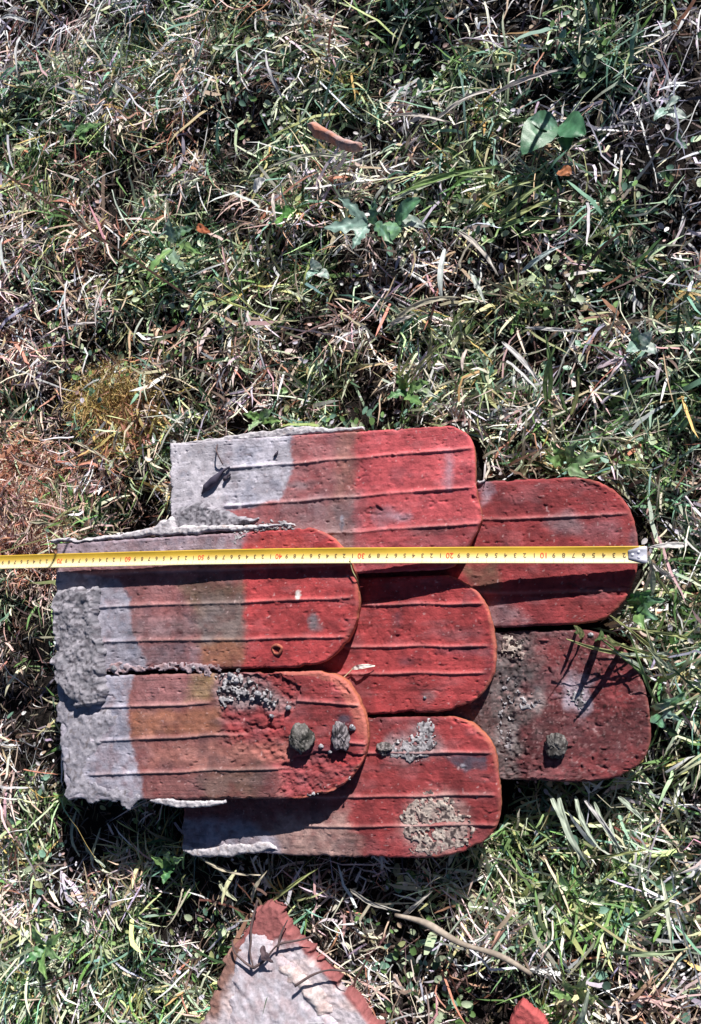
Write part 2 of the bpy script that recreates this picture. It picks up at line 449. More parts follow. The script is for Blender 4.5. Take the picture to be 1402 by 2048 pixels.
    for poly, c, st, soft, wb in feats:
        wx = (fbm(PX / 30, PY / 30, seed + 50, 3) - .5) * 2 * wb + (vnoise(PX / 3.5, PY / 3.5, seed + 52) - .5) * 5; wy = (fbm(PX / 30 + 7, PY / 30, seed + 51, 3) - .5) * 2 * wb
        mk = st * sstep(-soft, soft, sdf(poly, PX + wx, PY + wy)) * np.clip(0.55 + 0.9 * n2, 0, 1.08)
        mk = np.clip(mk, 0, 1)[..., None]
        C = C * (1 - mk) + np.array(c) * mk
    C *= (0.62 + 0.76 * n1)[..., None] * (0.70 + 0.60 * n2)[..., None] * (0.90 + 0.2 * n3)[..., None]
    pal = sstep(.50, .75, fbm(A * 40, B * 90, seed + 47, 4))[..., None] * .45
    C = C * (1 - pal) + (C * .9 + np.array((.07, .06, .065))) * pal
    dark = sstep(.54, .74, fbm(X * 60, Y * 60, seed + 44, 4))[..., None] * 0.55 + sstep(.80, .92, vnoise(X * 300, Y * 300, seed + 46))[..., None] * .3
    dark = np.clip(dark, 0, .8)
    C = C * (1 - dark) + C * np.array((.50, .55, .62)) * dark
    scr = sstep(.74, .86, vnoise(A * 45, B * 420, seed + 71)) * sstep(.4, .6, fbm(X * 20, Y * 20, seed + 72, 2)); C = C * (1 - .35 * scr[..., None])
    spk = sstep(.90, .97, vnoise(X * 420, Y * 420, seed + 45))[..., None] * .45
    C = C * (1 - spk) + np.array((.62, .45, .45)) * spk
    if key == 'R2':
        gr = sstep(.60, .78, vnoise(X * 520, Y * 520, 91) * .6 + fbm(X * 200, Y * 200, 92, 3) * .4)[..., None] * .5
        C = C * (1 - gr) + np.array((.30, .17, .17)) * gr
        gk = sstep(.62, .80, vnoise(X * 480 + 9, Y * 480, 93) * .6 + fbm(X * 180, Y * 180, 94, 3) * .4)[..., None] * .6
        C = C * (1 - gk)
    # bare orange clay on the worn tail rim, painted brighter as its sunlit edge
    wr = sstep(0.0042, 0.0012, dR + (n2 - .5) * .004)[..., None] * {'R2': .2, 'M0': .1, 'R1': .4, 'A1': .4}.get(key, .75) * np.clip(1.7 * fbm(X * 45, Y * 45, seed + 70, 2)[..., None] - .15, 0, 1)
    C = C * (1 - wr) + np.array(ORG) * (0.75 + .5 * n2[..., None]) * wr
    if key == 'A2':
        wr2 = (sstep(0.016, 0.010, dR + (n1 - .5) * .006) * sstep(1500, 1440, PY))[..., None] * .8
        C = C * (1 - wr2) + np.array((.44, .14, .11)) * wr2  # wide sunlit edge painted onto the worn upper tail rim
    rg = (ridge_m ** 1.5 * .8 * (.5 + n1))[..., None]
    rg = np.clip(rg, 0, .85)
    C = C * (1 - rg) + (C * 1.15 + np.array((.11, .085, .08))) * rg  # worn rib crests paler, with their sunlit line put into the colour
    C = np.clip(C, 0.01, .85)
    n = nu * nv
    V = np.stack([X, Y, Z], -1).reshape(-1, 3)
    idx = np.arange(n).reshape(nv, nu)
    F = np.stack([idx[:-1, :-1], idx[:-1, 1:], idx[1:, 1:], idx[1:, :-1]], -1).reshape(-1, 4)
    per = np.concatenate([idx[0, :], idx[1:, -1], idx[-1, -2::-1], idx[-2:0:-1, 0]])
    m = len(per); rings = []; rc = []
    c0 = C.reshape(-1, 3)[per]
    for lv, dz in enumerate([0.0, 0.004, 0.008, TH]):
        P = V[per].copy()
        nx = fbm(P[:, 0] * 160, P[:, 1] * 160 + lv * 3, seed + 60, 3) - .5
        cen = V[:, :2].mean(0); dd = P[:, :2] - cen; dd /= np.linalg.norm(dd, axis=1)[:, None]
        if lv: P[:, :2] -= dd * (0.0004 * lv + nx[:, None] * 0.0014)
        P[:, 2] -= dz
        rings.append(P)
        cc = np.array((.42, .13, .075)) * (0.7 + .6 * fbm(P[:, 0] * 90, P[:, 1] * 90 + lv, seed + 61, 3))[:, None]
        rc.append(cc if lv else c0 * .4 + cc * .6)
    Fs = []; base_i = n
    for lv in range(3):
        a = base_i + lv * m + np.arange(m); b = np.roll(a, -1)
        Fs.append(np.stack([b, a, a + m, b + m], -1))
    VV = np.concatenate([V] + rings); CC = np.concatenate([C.reshape(-1, 3)] + rc)
    bottom = (base_i + 3 * m + np.arange(m))[::-1].tolist()
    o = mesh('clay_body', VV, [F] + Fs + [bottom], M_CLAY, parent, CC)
    FOOT.append((V[per][::6, :2].copy(), pl))
    return o


def patch(name, poly, pl, mat, parent, height=0.004, edge=8, amp=0.002, res=0.0011, colf=None, seed=1, wob=10, thr=None, nf=260, base=-0.001, wscale=20, lump=0.0):
    """crusty lump or slab over a traced outline; height falls off over `edge` px; thr: noise threshold that breaks it into crumbs"""
    P = pl.hit([p[0] for p in poly], [p[1] for p in poly])
    x0, y0 = P[:, 0].min() - .008, P[:, 1].min() - .008; x1, y1 = P[:, 0].max() + .008, P[:, 1].max() + .008
    xs = np.arange(x0, x1, res); ys = np.arange(y0, y1, res)
    X, Y = np.meshgrid(xs, ys)
    X = X + (_h((X * 9e4).astype(np.int64), (Y * 9e4).astype(np.int64), seed) - .5) * res * .5
    Y = Y + (_h((X * 8e4).astype(np.int64), (Y * 7e4).astype(np.int64), seed + 1) - .5) * res * .5
    Z0 = pl.z(X, Y)
    PX, PY = to_px(np.stack([X.ravel(), Y.ravel(), Z0.ravel()], 1)); PX = PX.reshape(X.shape); PY = PY.reshape(X.shape)
    wx = (fbm(PX / wscale, PY / wscale, seed + 2, 3) - .5) * 2 * wob; wy = (fbm(PX / wscale + 5, PY / wscale, seed + 3, 3) - .5) * 2 * wob
    D = sdf(poly, PX + wx, PY + wy)
    ins = D > 0
    nn = fbm(X * nf, Y * nf, seed + 4, 4)
    if thr is not None:
        ins &= (fbm(X * 240, Y * 240, seed + 5, 5, .65) + 0.14 * sstep(0, edge * 2, D)) > thr + (fbm(X * 90, Y * 90, seed + 15, 2) - .5) * .25
    e = sstep(0, edge, D)
    Z = Z0 + base + (height - base) * np.sqrt(e) * (1 - lump + lump * 2 * fbm(X * 60, Y * 60, seed + 8, 3)) + (nn - .5) * 2 * amp * (0.35 + .65 * e)
    idx = -np.ones(X.shape, np.int64)
    q = ins[:-1, :-1] & ins[1:, :-1] & ins[1:, 1:] & ins[:-1, 1:]
    use = np.zeros(X.shape, bool)
    for a, b in ((slice(None, -1), slice(None, -1)), (slice(1, None), slice(None, -1)), (slice(1, None), slice(1, None)), (slice(None, -1), slice(1, None))):
        use[a, b] |= q
    k = use.sum()
    if k < 4: return None
    idx[use] = np.arange(k)
    F = np.stack([idx[:-1, :-1][q], idx[:-1, 1:][q], idx[1:, 1:][q], idx[1:, :-1][q]], -1)
    V = np.stack([X[use], Y[use], Z[use]], -1)
    c = colf(PX[use], PY[use], X[use], Y[use], nn[use], e[use])
    # skirt round the open rim
    E = np.concatenate([F[:, [0, 1]], F[:, [1, 2]], F[:, [2, 3]], F[:, [3, 0]]])
    keyf = E.min(1) * (k + 1) + E.max(1)
    u, inv, cnt = np.unique(keyf, return_inverse=True, return_counts=True)
    Eb = E[cnt[inv.ravel()] == 1]
    lowz = (Z0 + base - 0.001)[use]
    rim = np.unique(Eb); mp = {}
    Vl = V[rim].copy(); Vl[:, 2] = np.minimum(lowz[rim], V[rim][:, 2] - .0004)
    remap = np.zeros(k, np.int64); remap[rim] = k + np.arange(len(rim))
    Fs = np.stack([Eb[:, 1], Eb[:, 0], remap[Eb[:, 0]], remap[Eb[:, 1]]], -1)
    V = np.concatenate([V, Vl]); c = np.concatenate([c, c[rim] * .8])
    return mesh(name, V, [F, Fs], mat, parent, c)


def cf(c1, c2, n=1.0, spk=None, thr=.62):
    c1 = np.array(c1); c2 = np.array(c2)

    def f(px, py, x, y, nn, e):
        t = np.clip((fbm(x * 130, y * 130, 77, 3) - .3) * 2.2, 0, 1)[:, None]
        c = c1 * (1 - t) + c2 * t
        if spk is not None:
            m = sstep(thr, thr + .08, vnoise(x * 330, y * 330, 78))[:, None]
            c = c * (1 - m) + np.array(spk) * m
        return np.clip(c * (.75 + .5 * nn[:, None]), .01, .9)
    return f


C_MORT = cf((.38, .36, .41), (.22, .21, .25), spk=(.20, .18, .20), thr=.74)
C_MGREY = cf((.33, .31, .35), (.17, .165, .19), spk=(.12, .11, .13), thr=.66)
C_WHITE = cf((.55, .52, .55), (.38, .35, .39), spk=(.40, .34, .34), thr=.8)
C_LICH = cf((.50, .43, .38), (.34, .25, .23), spk=(.08, .06, .06), thr=.6)
C_LICHW = cf((.46, .44, .46), (.24, .22, .24), spk=(.09, .08, .09), thr=.62)


def root_at(key):
    T = TILES[key]; pts = T['top'] + T['bot']
    P = T['pl'].hit([p[0] for p in pts], [p[1] for p in pts]).mean(0)
    return (float(P[0]), float(P[1]), float(P[2] - TH))


def blob(name, px, py, pl, rx, ry, rz, mat, parent=None, c1=(.3, .3, .3), c2=(.15, .15, .15), seed=1, rough=.35, lift=0.5, rot=0.0, n=72):
    """irregular stone or clod, radii in metres"""
    P = pl.hit([px], [py])[0]
    u = np.linspace(0, 2 * np.pi, n, endpoint=False); v = np.linspace(0, np.pi, n // 2)
    U, Vv = np.meshgrid(u, v)
    dx, dy, dz = np.sin(Vv) * np.cos(U), np.sin(Vv) * np.sin(U), np.cos(Vv)
    f = 1 + rough * (fbm(dx * 1.4 + 7, dy * 1.4 + dz * 1.3, seed, 2) - .5) * 1.9 + rough * (fbm(dx * 7 + 3 * dz + 20, dy * 7 - 4 * dz + 20, seed + 1, 4) - .5) * 1.0
    X = dx * f * rx; Y = dy * f * ry; Z = dz * f * rz
    cr, sr = math.cos(rot), math.sin(rot)
    Xr = X * cr - Y * sr; Yr = X * sr + Y * cr
    Z = np.maximum(Z, -rz * lift)
    V = np.stack([P[0] + Xr, P[1] + Yr, P[2] + Z + rz * lift - 0.0006], -1).reshape(-1, 3)
    idx = np.arange(n * (n // 2)).reshape(n // 2, n)
    nx = np.roll(idx, -1, 1)
    F = np.stack([idx[:-1], idx[1:], nx[1:], nx[:-1]], -1).reshape(-1, 4)
    t = np.clip((fbm(V[:, 0] * 300, V[:, 1] * 300 + V[:, 2] * 200, seed + 3, 3) - .3) * 2.3, 0, 1)[:, None]
    C = np.array(c1) * t + np.array(c2) * (1 - t)
    wsp = sstep(.72, .8, vnoise(V[:, 0] * 700, V[:, 1] * 700 + V[:, 2] * 500, seed + 6))[:, None]
    C = C * (1 - wsp) + np.array(c1) * 1.25 * wsp
    if parent is None:
        loc = Vector((float(P[0]), float(P[1]), float(P[2]))); 
        o = mesh(name, V - np.array(loc), [F], mat, None, C); o.location = loc
        return o
    return mesh(name, V, [F], mat, parent, C)


def tube(name, pts, rad, mat, parent=None, c1=(.3, .25, .2), c2=None, seed=1, seg=7, knots=0.0):
    """stem through the world points with the radii"""
    P = np.array(pts, float); Rr = np.interp(np.linspace(0, 1, len(P)), np.linspace(0, 1, len(rad)), rad)
    k = 6
    tt = np.linspace(0, len(P) - 1, (len(P) - 1) * k + 1)
    Q = np.zeros((len(tt), 3))
    for i, t in enumerate(tt):
        j = min(int(t), len(P) - 2); f = t - j
        p0 = P[max(j - 1, 0)]; p1 = P[j]; p2 = P[j + 1]; p3 = P[min(j + 2, len(P) - 1)]
        Q[i] = .5 * ((2 * p1) + (p2 - p0) * f + (2 * p0 - 5 * p1 + 4 * p2 - p3) * f * f + (3 * p1 - p0 - 3 * p2 + p3) * f ** 3)
    rr = np.interp(tt, np.arange(len(P)), Rr) * (1 + knots * (vnoise(tt * 1.7, tt * 0, seed) - .5))
    V = []; C = []
    for i in range(len(Q)):
        d = Q[min(i + 1, len(Q) - 1)] - Q[max(i - 1, 0)]; d /= np.linalg.norm(d) + 1e-12
        s = np.cross(d, [0, 0, 1.0]); s /= np.linalg.norm(s) + 1e-9; n = np.cross(s, d)
        a = np.linspace(0, 2 * np.pi, seg, endpoint=False)
        V.append(Q[i] + rr[i] * (np.cos(a)[:, None] * s + np.sin(a)[:, None] * n))
        cc = np.array(c1) if c2 is None else np.array(c1) + (np.array(c2) - np.array(c1)) * vnoise(np.array([i * .35]), np.array([seed]), seed)[0]
        C.append(np.repeat(cc[None], seg, 0))
    V = np.concatenate(V); C = np.concatenate(C)
    idx = np.arange(len(V)).reshape(len(Q), seg); nx = np.roll(idx, -1, 1)
    F = np.stack([idx[:-1], nx[:-1], nx[1:], idx[1:]], -1).reshape(-1, 4)
    caps = [idx[0][::-1].tolist(), idx[-1].tolist()]
    if parent is None:
        loc = P[0]
        o = mesh(name, V - loc, [F] + caps, mat, None, C); o.location = Vector(loc); return o
    return mesh(name, V, [F] + caps, mat, parent, C)


# ------------------------------------------------------------------ the roof tiles
GT = 'beaver tail roof tiles laid out in three overlapping columns'
LBL = {
    'M0': 'topmost red roof tile with a pale grey head half and a squared off tail',
    'M1': 'plain red ribbed roof tile in the middle column below the tape measure',
    'M2': 'lowest red roof tile, with two crusty lichen patches on its rounded tail',
    'R1': 'upper right red roof tile with the tape measure hook at its rounded tail',
    'R2': 'dull brownish red roof tile without ribs, at the right below the tape measure',
    'A1': 'left red roof tile under the tape, slab of grey mortar on its head',
    'A2': 'lower left roof tile with flaked surface and a round mossy clod on its tail',
}
root = {}
for k in ('R2', 'R1', 'M2', 'M1', 'M0', 'A2', 'A1'):
    root[k] = tag(empty('roof_tile', root_at(k)), LBL[k], 'roof tile', GT)
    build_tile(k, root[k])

# mortar and lichen that grew or set on each tile
patch('mortar', [(112, 1178), (196, 1172), (204, 1260), (214, 1340), (212, 1404), (158, 1422), (140, 1390), (112, 1345)], PL_A, M_MORT, root['A1'],
      height=0.0110, edge=9, amp=0.0022, colf=C_MGREY, seed=101, wob=12, nf=200, lump=.35)
patch('mortar', [(95, 1080), (200, 1072), (300, 1058), (345, 1030), (352, 1052), (470, 1050), (590, 1046), (592, 1054), (480, 1064), (330, 1074), (200, 1082), (112, 1090)],
      Plane(*PL_A.a[:2], PL_A.a[2] - .006, PL_A.a[3]), M_MORT, root['A1'], height=0.007, edge=5, amp=0.0016, colf=C_WHITE, seed=103, wob=6)
patch('mortar', [(112, 1350), (150, 1400), (160, 1425), (205, 1412), (240, 1440), (200, 1480), (176, 1560), (280, 1590), (290, 1606), (135, 1604), (118, 1450)], PL_A, M_MORT, root['A2'],
      height=0.0012, edge=18, amp=0.0015, colf=C_MORT, seed=105, wob=18, lump=.5, nf=160)
patch('mortar', [(205, 1326), (300, 1330), (400, 1322), (440, 1332), (420, 1352), (300, 1346), (205, 1348)], PL_A, M_MORT, root['A2'],
      height=0.0006, edge=6, amp=0.0016, colf=cf((.40, .32, .36), (.26, .17, .18)), seed=107, wob=14, thr=.42)
patch('mortar', [(296, 1596), (450, 1598), (452, 1608), (400, 1616), (310, 1610)], Plane(*PL_A.a[:2], PL_A.a[2] - .002, PL_A.a[3]), M_MORT, root['A2'],
      height=0.002, edge=4, amp=0.0016, colf=C_WHITE, seed=109, wob=5)
patch('mortar', [(352, 1012), (400, 1004), (450, 1022), (520, 1040), (470, 1060), (350, 1062), (340, 1040)], PL_M0, M_MORT, root['M0'],
      height=0.008, edge=10, amp=0.0022, colf=C_MGREY, seed=111, wob=8)
patch('mortar', [(362, 884), (420, 878), (500, 866), (560, 858), (600, 852), (640, 856), (730, 852), (735, 862), (600, 874), (480, 884), (366, 892)], Plane(*PL_M0.a[:2], PL_M0.a[2] - .006, PL_M0.a[3]), M_MORT, root['M0'],
      height=0.0045, edge=4, amp=0.0016, colf=C_WHITE, seed=113, wob=5)
patch('mortar', [(360, 1688), (420, 1696), (450, 1688), (540, 1682), (560, 1700), (480, 1712), (400, 1716), (364, 1704)], PL_M, M_MORT, root['M2'],
      height=0.002, edge=6, amp=0.0012, colf=C_WHITE, seed=115, wob=6)
patch('mortar', [(952, 960), (975, 958), (968, 966), (955, 972)], PL_R1, M_MORT, root['R1'], height=.004, edge=4, amp=.001, colf=C_WHITE, seed=117, wob=2)
# lichens
for args in (
    ('M2', [(810, 1602), (850, 1578), (885, 1578), (900, 1600), (935, 1615), (948, 1660), (940, 1695), (880, 1712), (830, 1715), (805, 1680), (798, 1640)], C_LICH, .50, .0030, 121),
    ('M2', [(755, 1490), (790, 1478), (822, 1466), (828, 1440), (860, 1438), (886, 1462), (884, 1500), (850, 1520), (835, 1532), (800, 1518), (765, 1512)], C_LICHW, .50, .0034, 123),
    ('A2', [(430, 1345), (470, 1340), (500, 1362), (560, 1395), (600, 1420), (560, 1425), (500, 1400), (455, 1410), (448, 1430), (430, 1395)], C_LICHW, .56, .0030, 125),
    ('R2', [(1000, 1270), (1040, 1272), (1060, 1300), (1030, 1330), (1000, 1320)], C_LICH, .60, .0008, 127),
    ('R2', [(1040, 1400), (1060, 1388), (1085, 1398), (1060, 1420), (1045, 1418)], C_LICHW, .45, .0022, 129),
    ('R2', [(985, 1340), (1040, 1350), (1050, 1420), (1030, 1500), (1010, 1540), (985, 1480)], C_LICHW, .70, .0007, 131),
    ('A1', [(462, 1056), (500, 1060), (490, 1085), (470, 1100), (455, 1085)], C_LICHW, .53, .0016, 133),
    ('A1', [(480, 1046), (590, 1044), (592, 1058), (500, 1064)], C_LICHW, .52, .0026, 135),
    ('M0', [(470, 1046), (560, 1040), (610, 1052), (560, 1064), (480, 1062)], C_LICHW, .50, .0075, 137),
    ('R2', [(1125, 1372), (1180, 1368), (1182, 1420), (1140, 1425)], C_LICHW, .62, .0012, 139),
    ('A2', [(660, 1570), (700, 1550), (712, 1556), (670, 1586), (620, 1594), (600, 1588)], C_LICHW, .60, .0012, 141),
):
    k, poly, cfn, thr, hh, sd = args
    lo = patch('lichen', poly, TILES[k]['pl'], M_LICH, root[k], height=hh * .28, edge=10, amp=0.0008, res=0.0008, colf=cfn, seed=sd, wob=10, thr=thr, nf=420)
    if lo: lo['kind'] = 'stuff'

# ------------------------------------------------------------------ stones and clods lying on the tiles
tag(blob('mossy_clod_or_shaded_lichen', 606, 1478, PL_A, .0135, .0165, .0085, M_STONE, None, (.15, .14, .135), (.025, .025, .022), 201, .4),
    'round dark mossy clod on the flaked tail of the lower left tile', 'clod', 'mossy clods on the tiles')
tag(blob('mossy_clod_or_shaded_lichen', 684, 1470, PL_A, .0085, .0150, .0065, M_STONE, None, (.27, .24, .26), (.035, .03, .035), 203, .5),
    'pale speckled mossy clod at the very tip of the lower left tile', 'clod', 'mossy clods on the tiles')
tag(blob('mossy_clod_or_shaded_lichen', 1112, 1490, PL_R2, .0105, .0140, .0070, M_STONE, None, (.15, .14, .135), (.025, .022, .022), 205, .4),
    'dark oval mossy clod alone on the ribless brownish right tile', 'clod', 'mossy clods on the tiles')
tag(blob('mossy_clod_or_shaded_lichen', 768, 1497, PL_M, .0095, .0060, .0035, M_STONE, None, (.2, .18, .18), (.04, .035, .035), 207, .5),  # end of the lichen; its shadow is put into the dark colours
    'small dark lump coloured as the shadowed left end of the upper lichen patch', 'clod', 'mossy clods on the tiles')
pebs = [(543, 1432, PL_A, .003, 'grit pebble left of the round clod, lowest of the loose grit above it'),
        (577, 1415, PL_A, .0035, 'grit pebble nearest above the round mossy clod'),
        (516, 1388, PL_A, .004, 'largest grit pebble in the trail between lichen and round clod'),
        (533, 1400, PL_A, .003, 'grit pebble just right of the largest one in the lichen trail'),
        (642, 1492, PL_A, .003, 'grit pebble just right of the round mossy clod'),
        (660, 1504, PL_A, .0025, 'very small grit pebble between the two clods on the lower left tile'),
        (505, 1398, PL_A, .003, 'grit pebble just left below the largest one in the lichen trail'),
        (460, 1350, PL_A, .004, 'grit pebble at the upper edge of the lower left tile in its lichen'),
        (474, 1362, PL_A, .0035, 'grit pebble half sunk in the lichen of the lower left tile'),
        (388, 1335, PL_A, .0025, 'grit pebble on the mortar seam between the two left tiles, its right end'),
        (228, 1336, PL_A, .004, 'grit pebble on the mortar seam between the two left tiles, its left end'),
        (705, 1455, PL_A, .004, 'grit pebble above the pale clod at the lower left tile tip'),
        (850, 1395, PL_M, .0022, 'single grit speck near the lower edge of the plain middle tile'),
        (1182, 1270, PL_R2, .003, 'single grit pebble at the upper edge of the ribless right tile')]
for i, (px, py, pl, r, lb) in enumerate(pebs):
    tag(blob('pebble', px, py, pl, r, r * .8, r * .8, M_STONE, None, (.36, .35, .38), (.13, .13, .15), 220 + i, .5, n=16),
        lb, 'pebble', 'grit pebbles scattered on the tiles')
# nail hole lip on A1
P = PL_A.hit([555], [1299])[0]
pts = []
ring = []
for k in range(13):
    a = k / 12 * 2 * math.pi
    ring.append((P[0] + .0062 * math.cos(a) * (1 + .15 * math.sin(3 * a)), P[1] + .0050 * math.sin(a), P[2] + .0012 + .0012 * math.sin(a + 1)))
tag(tube('curled_chip', ring, [.0016, .0022, .0014, .002, .0016], M_WOOD, None, (.42, .13, .08), (.25, .07, .05), 9),
    'small ring shaped reddish chip near the lower edge of the left tile', 'chip')

# ------------------------------------------------------------------ tape measure
tp = np.array([(-260, 1131, .077), (-120, 1128, .076), (0, 1124.5, .0745), (110, 1121.5, .0725), (250, 1118, .0690), (400, 1114.5, .0640), (557, 1112, .0580), (700, 1111, .0535), (850, 1110.5, .0485), (1000, 1110, .0430), (1150, 1110, .0375), (1290, 1109.5, .0330)])
tp[:, 2] += .0006 * np.sin(tp[:, 0] / 90)
TW = 0.0178
Pt = np.concatenate([at(a, b, c) for a, b, c in tp])
# arc-length resample
sl_ = np.concatenate([[0], np.cumsum(np.linalg.norm(np.diff(Pt, axis=0), axis=1))]); LT = sl_[-1]


def tpos(s):
    """point on the tape, s metres from the hook"""
    q = LT - s
    return np.stack([np.interp(q, sl_, Pt[:, i]) for i in range(3)], -1)


def tcurve(s, v):
    """v in -1..1 across the blade (+1 = towards the top of the lawn); shallow trough"""
    s = np.asarray(s, float); v = np.asarray(v, float)
    p = tpos(s); d = tpos(s - .004) - tpos(s + .004)
    d /= np.linalg.norm(d, axis=-1)[..., None]
    side = np.cross(np.array([0, 0, 1.0]), d); side /= np.linalg.norm(side, axis=-1)[..., None]
    nn = np.cross(d, side)
    wob = 0.0004 * np.sin(s * 45) - .0008 - .0013 * sstep(.02, .12, s) + .0006 * sstep(.2, .4, s)
    return p + side * (v * TW / 2)[..., None] + nn * (0.0027 * v ** 2 - .001 + wob * v)[..., None]


tr = tag(empty('tape_measure', tuple(tpos(0.0))), 'yellow metal tape measure stretched across all the roof tiles', 'tape measure')
S, Vv = np.meshgrid(np.linspace(0, LT, 160), np.linspace(-1, 1, 15))
top = tcurve(S, Vv).reshape(-1, 3); low = top.copy(); low[:, 2] -= 0.0004
n = len(top); idx = np.arange(n).reshape(S.shape)
tw_ = sstep(.55, -.75, Vv.ravel())[:, None]; TC = np.array((.66, .43, .05)) * (1 - tw_) + np.array((.78, .70, .42)) * tw_  # pale lower stripe, with the washed-out reflection painted into its cream
F1 = np.stack([idx[:-1, :-1], idx[1:, :-1], idx[1:, 1:], idx[:-1, 1:]], -1).reshape(-1, 4)[:, ::-1]
per = np.concatenate([idx[0, :], idx[1:, -1], idx[-1, -2::-1], idx[-2:0:-1, 0]]); pn = np.roll(per, -1)
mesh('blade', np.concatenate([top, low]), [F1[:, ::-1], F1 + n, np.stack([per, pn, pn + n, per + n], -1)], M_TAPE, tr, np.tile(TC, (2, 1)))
# printed ticks
V = []; F = []


def strip(s0, s1, v0, v1, V, F, h=0.00025):
    b = len(V)
    q = tcurve(np.array([s0, s1, s1, s0]), np.array([v0, v0, v1, v1])); q[:, 2] += h
    V += [tuple(x) for x in q]; F.append([b, b + 1, b + 2, b + 3])


for mm in range(2, int(LT * 1000)):
    s = mm / 1000
    if mm % 10 == 0: ln, wd = .42, .00028
    elif mm % 5 == 0: ln, wd = .30, .0002
    else: ln, wd = .2, .00016
    nseg = 2
    for q in range(nseg):
        a0 = -0.97 + ln * q / nseg; a1 = -0.97 + ln * (q + 1) / nseg
        strip(s - wd / 2, s + wd / 2, a0, a1, V, F)
mesh('tick_marks', V, [np.array(F)], M_INK, tr, smooth=False)
# numerals; the zero end is on the right, so they stand head down as seen here
glyphs = {}


def glyph(txt, size):
    if (txt, size) in glyphs: return glyphs[(txt, size)]
    cu = bpy.data.curves.new('numeral', 'FONT'); cu.body = txt; cu.size = size; cu.align_x = 'CENTER'; cu.align_y = 'CENTER'
    cu.resolution_u = 3; cu.offset = size * 0.02
    ob = bpy.data.objects.new('numeral', cu); COL.objects.link(ob)
    dg = bpy.context.evaluated_depsgraph_get(); me = bpy.data.meshes.new_from_object(ob.evaluated_get(dg))
    v = np.array([tuple(q.co) for q in me.vertices]); f = [list(p.vertices) for p in me.polygons]
    bpy.data.objects.remove(ob, do_unlink=True); bpy.data.curves.remove(cu); bpy.data.meshes.remove(me)
    glyphs[(txt, size)] = (v, f); return v, f


for cm in range(1, int(LT * 100)):
    red = cm % 10 == 0
    gv, gf = glyph(str(cm) if red else str(cm % 10), 0.0085 if red else 0.0070)
    # rotate half a turn: x along growing s to the left
    s = cm / 100 + gv[:, 0] * (1.0 if red else 1.0)
    v = -(gv[:, 1]) / (TW / 2) - 0.02
    q = tcurve(s, v); q[:, 2] += 0.0003
    mesh('red_numeral' if red else 'black_numeral', q, gf, M_RED if red else M_INK, tr, smooth=False)
# hook: bent steel plate with two rivets
hv = []; hf = []
prof = [(.016, 0.0007), (.002, 0.0009), (-.0012, 0.0007), (-.0022, -.001), (-.0022, -.012)]
for (s_, dz) in prof:
    for v_ in (-.95, -.5, 0, .5, .95):
        wdt = 0.55 if s_ > .01 else 1.0
        p = tcurve(np.array([max(s_, 0.0)]), np.array([v_ * wdt]))[0]
        d = tpos(np.array([0.0]))[0] - tpos(np.array([0.01]))[0]; d /= np.linalg.norm(d)
        if s_ < 0: p = p + d * (-s_)
        p[2] += dz; hv.append(p)
hv = np.array(hv); k = len(hv); low = hv.copy(); low[:, 2] -= .0006; low[15:, 0] -= .0006
ix = np.arange(k).reshape(5, 5)
a = np.stack([ix[:-1, :-1], ix[:-1, 1:], ix[1:, 1:], ix[1:, :-1]], -1).reshape(-1, 4)
pr = np.concatenate([ix[0, :], ix[1:, -1], ix[-1, -2::-1], ix[-2:0:-1, 0]]); pn = np.roll(pr, -1)
mesh('hook', np.concatenate([hv, low]), [a, a[:, ::-1] + k, np.stack([pn, pr, pr + k, pn + k], -1)], M_STEEL, tr)
for (s_, v_) in ((.006, .32), (.006, -.32), (.012, 0)):
    p = tcurve(np.array([s_]), np.array([v_]))[0]
    th = np.linspace(0, 2 * np.pi, 12, endpoint=False); vv = []
    for rr, hh in ((.0017, .0008), (.0015, .0014), (.0008, .0018)):
        for t_ in th: vv.append((p[0] + rr * math.cos(t_), p[1] + rr * math.sin(t_), p[2] + hh))
    ix = np.arange(36).reshape(3, 12); nx = np.roll(ix, -1, 1)
    mesh('rivet', np.array(vv), [np.stack([ix[:-1], nx[:-1], nx[1:], ix[1:]], -1).reshape(-1, 4), ix[2].tolist()], M_STEEL, tr)

# ------------------------------------------------------------------ broken pieces lying in the grass
PG = Plane(0, 0, 0.012)


def shard(name, poly, tiltpl, th, colf, label, cat, seed, edge=4, amp=.0012, lump=0, group=None, height=None, wob=4):
    P = tiltpl.hit([p[0] for p in poly], [p[1] for p in poly]).mean(0)
    r = tag(empty(name, (float(P[0]), float(P[1]), float(P[2]) - th)), label, cat, group)
    patch('clay_body', poly, tiltpl, M_CLAY, r, height=.0 if height is None else height, edge=edge, amp=amp, res=.0013, colf=colf, seed=seed, wob=wob, base=-th, lump=lump)
    return r


def frag_col(px, py, x, y, nn, e):
    c = np.ones((len(px), 3)) * np.array((.48, .43, .47))
    n = fbm(px / 40, py / 40, 5, 4)
    # red tip and right rim, brown left rim
    d = 0.0 * px
    tipm = sstep(1905, 1880, py + (n - .5) * 40)
    rim = sstep(24, 12, (545 + (py - 1810) * .86) - px + (n - .5) * 16)
    left = sstep(30, 60, (530 - (py - 1800) * .55) - px + 70 + (n - .5) * 50)
    for m_, cc in ((sstep(.45, .7, fbm(px / 60 + 3, py / 26, 8, 3)) * .5, (.55, .38, .34)), (left, (.22, .12, .10)), (np.maximum(tipm, rim), (.25, .085, .085))):
        c = c * (1 - m_[:, None]) + np.array(cc) * m_[:, None]
    return np.clip(c * (.75 + .5 * nn[:, None]), .01, .85)


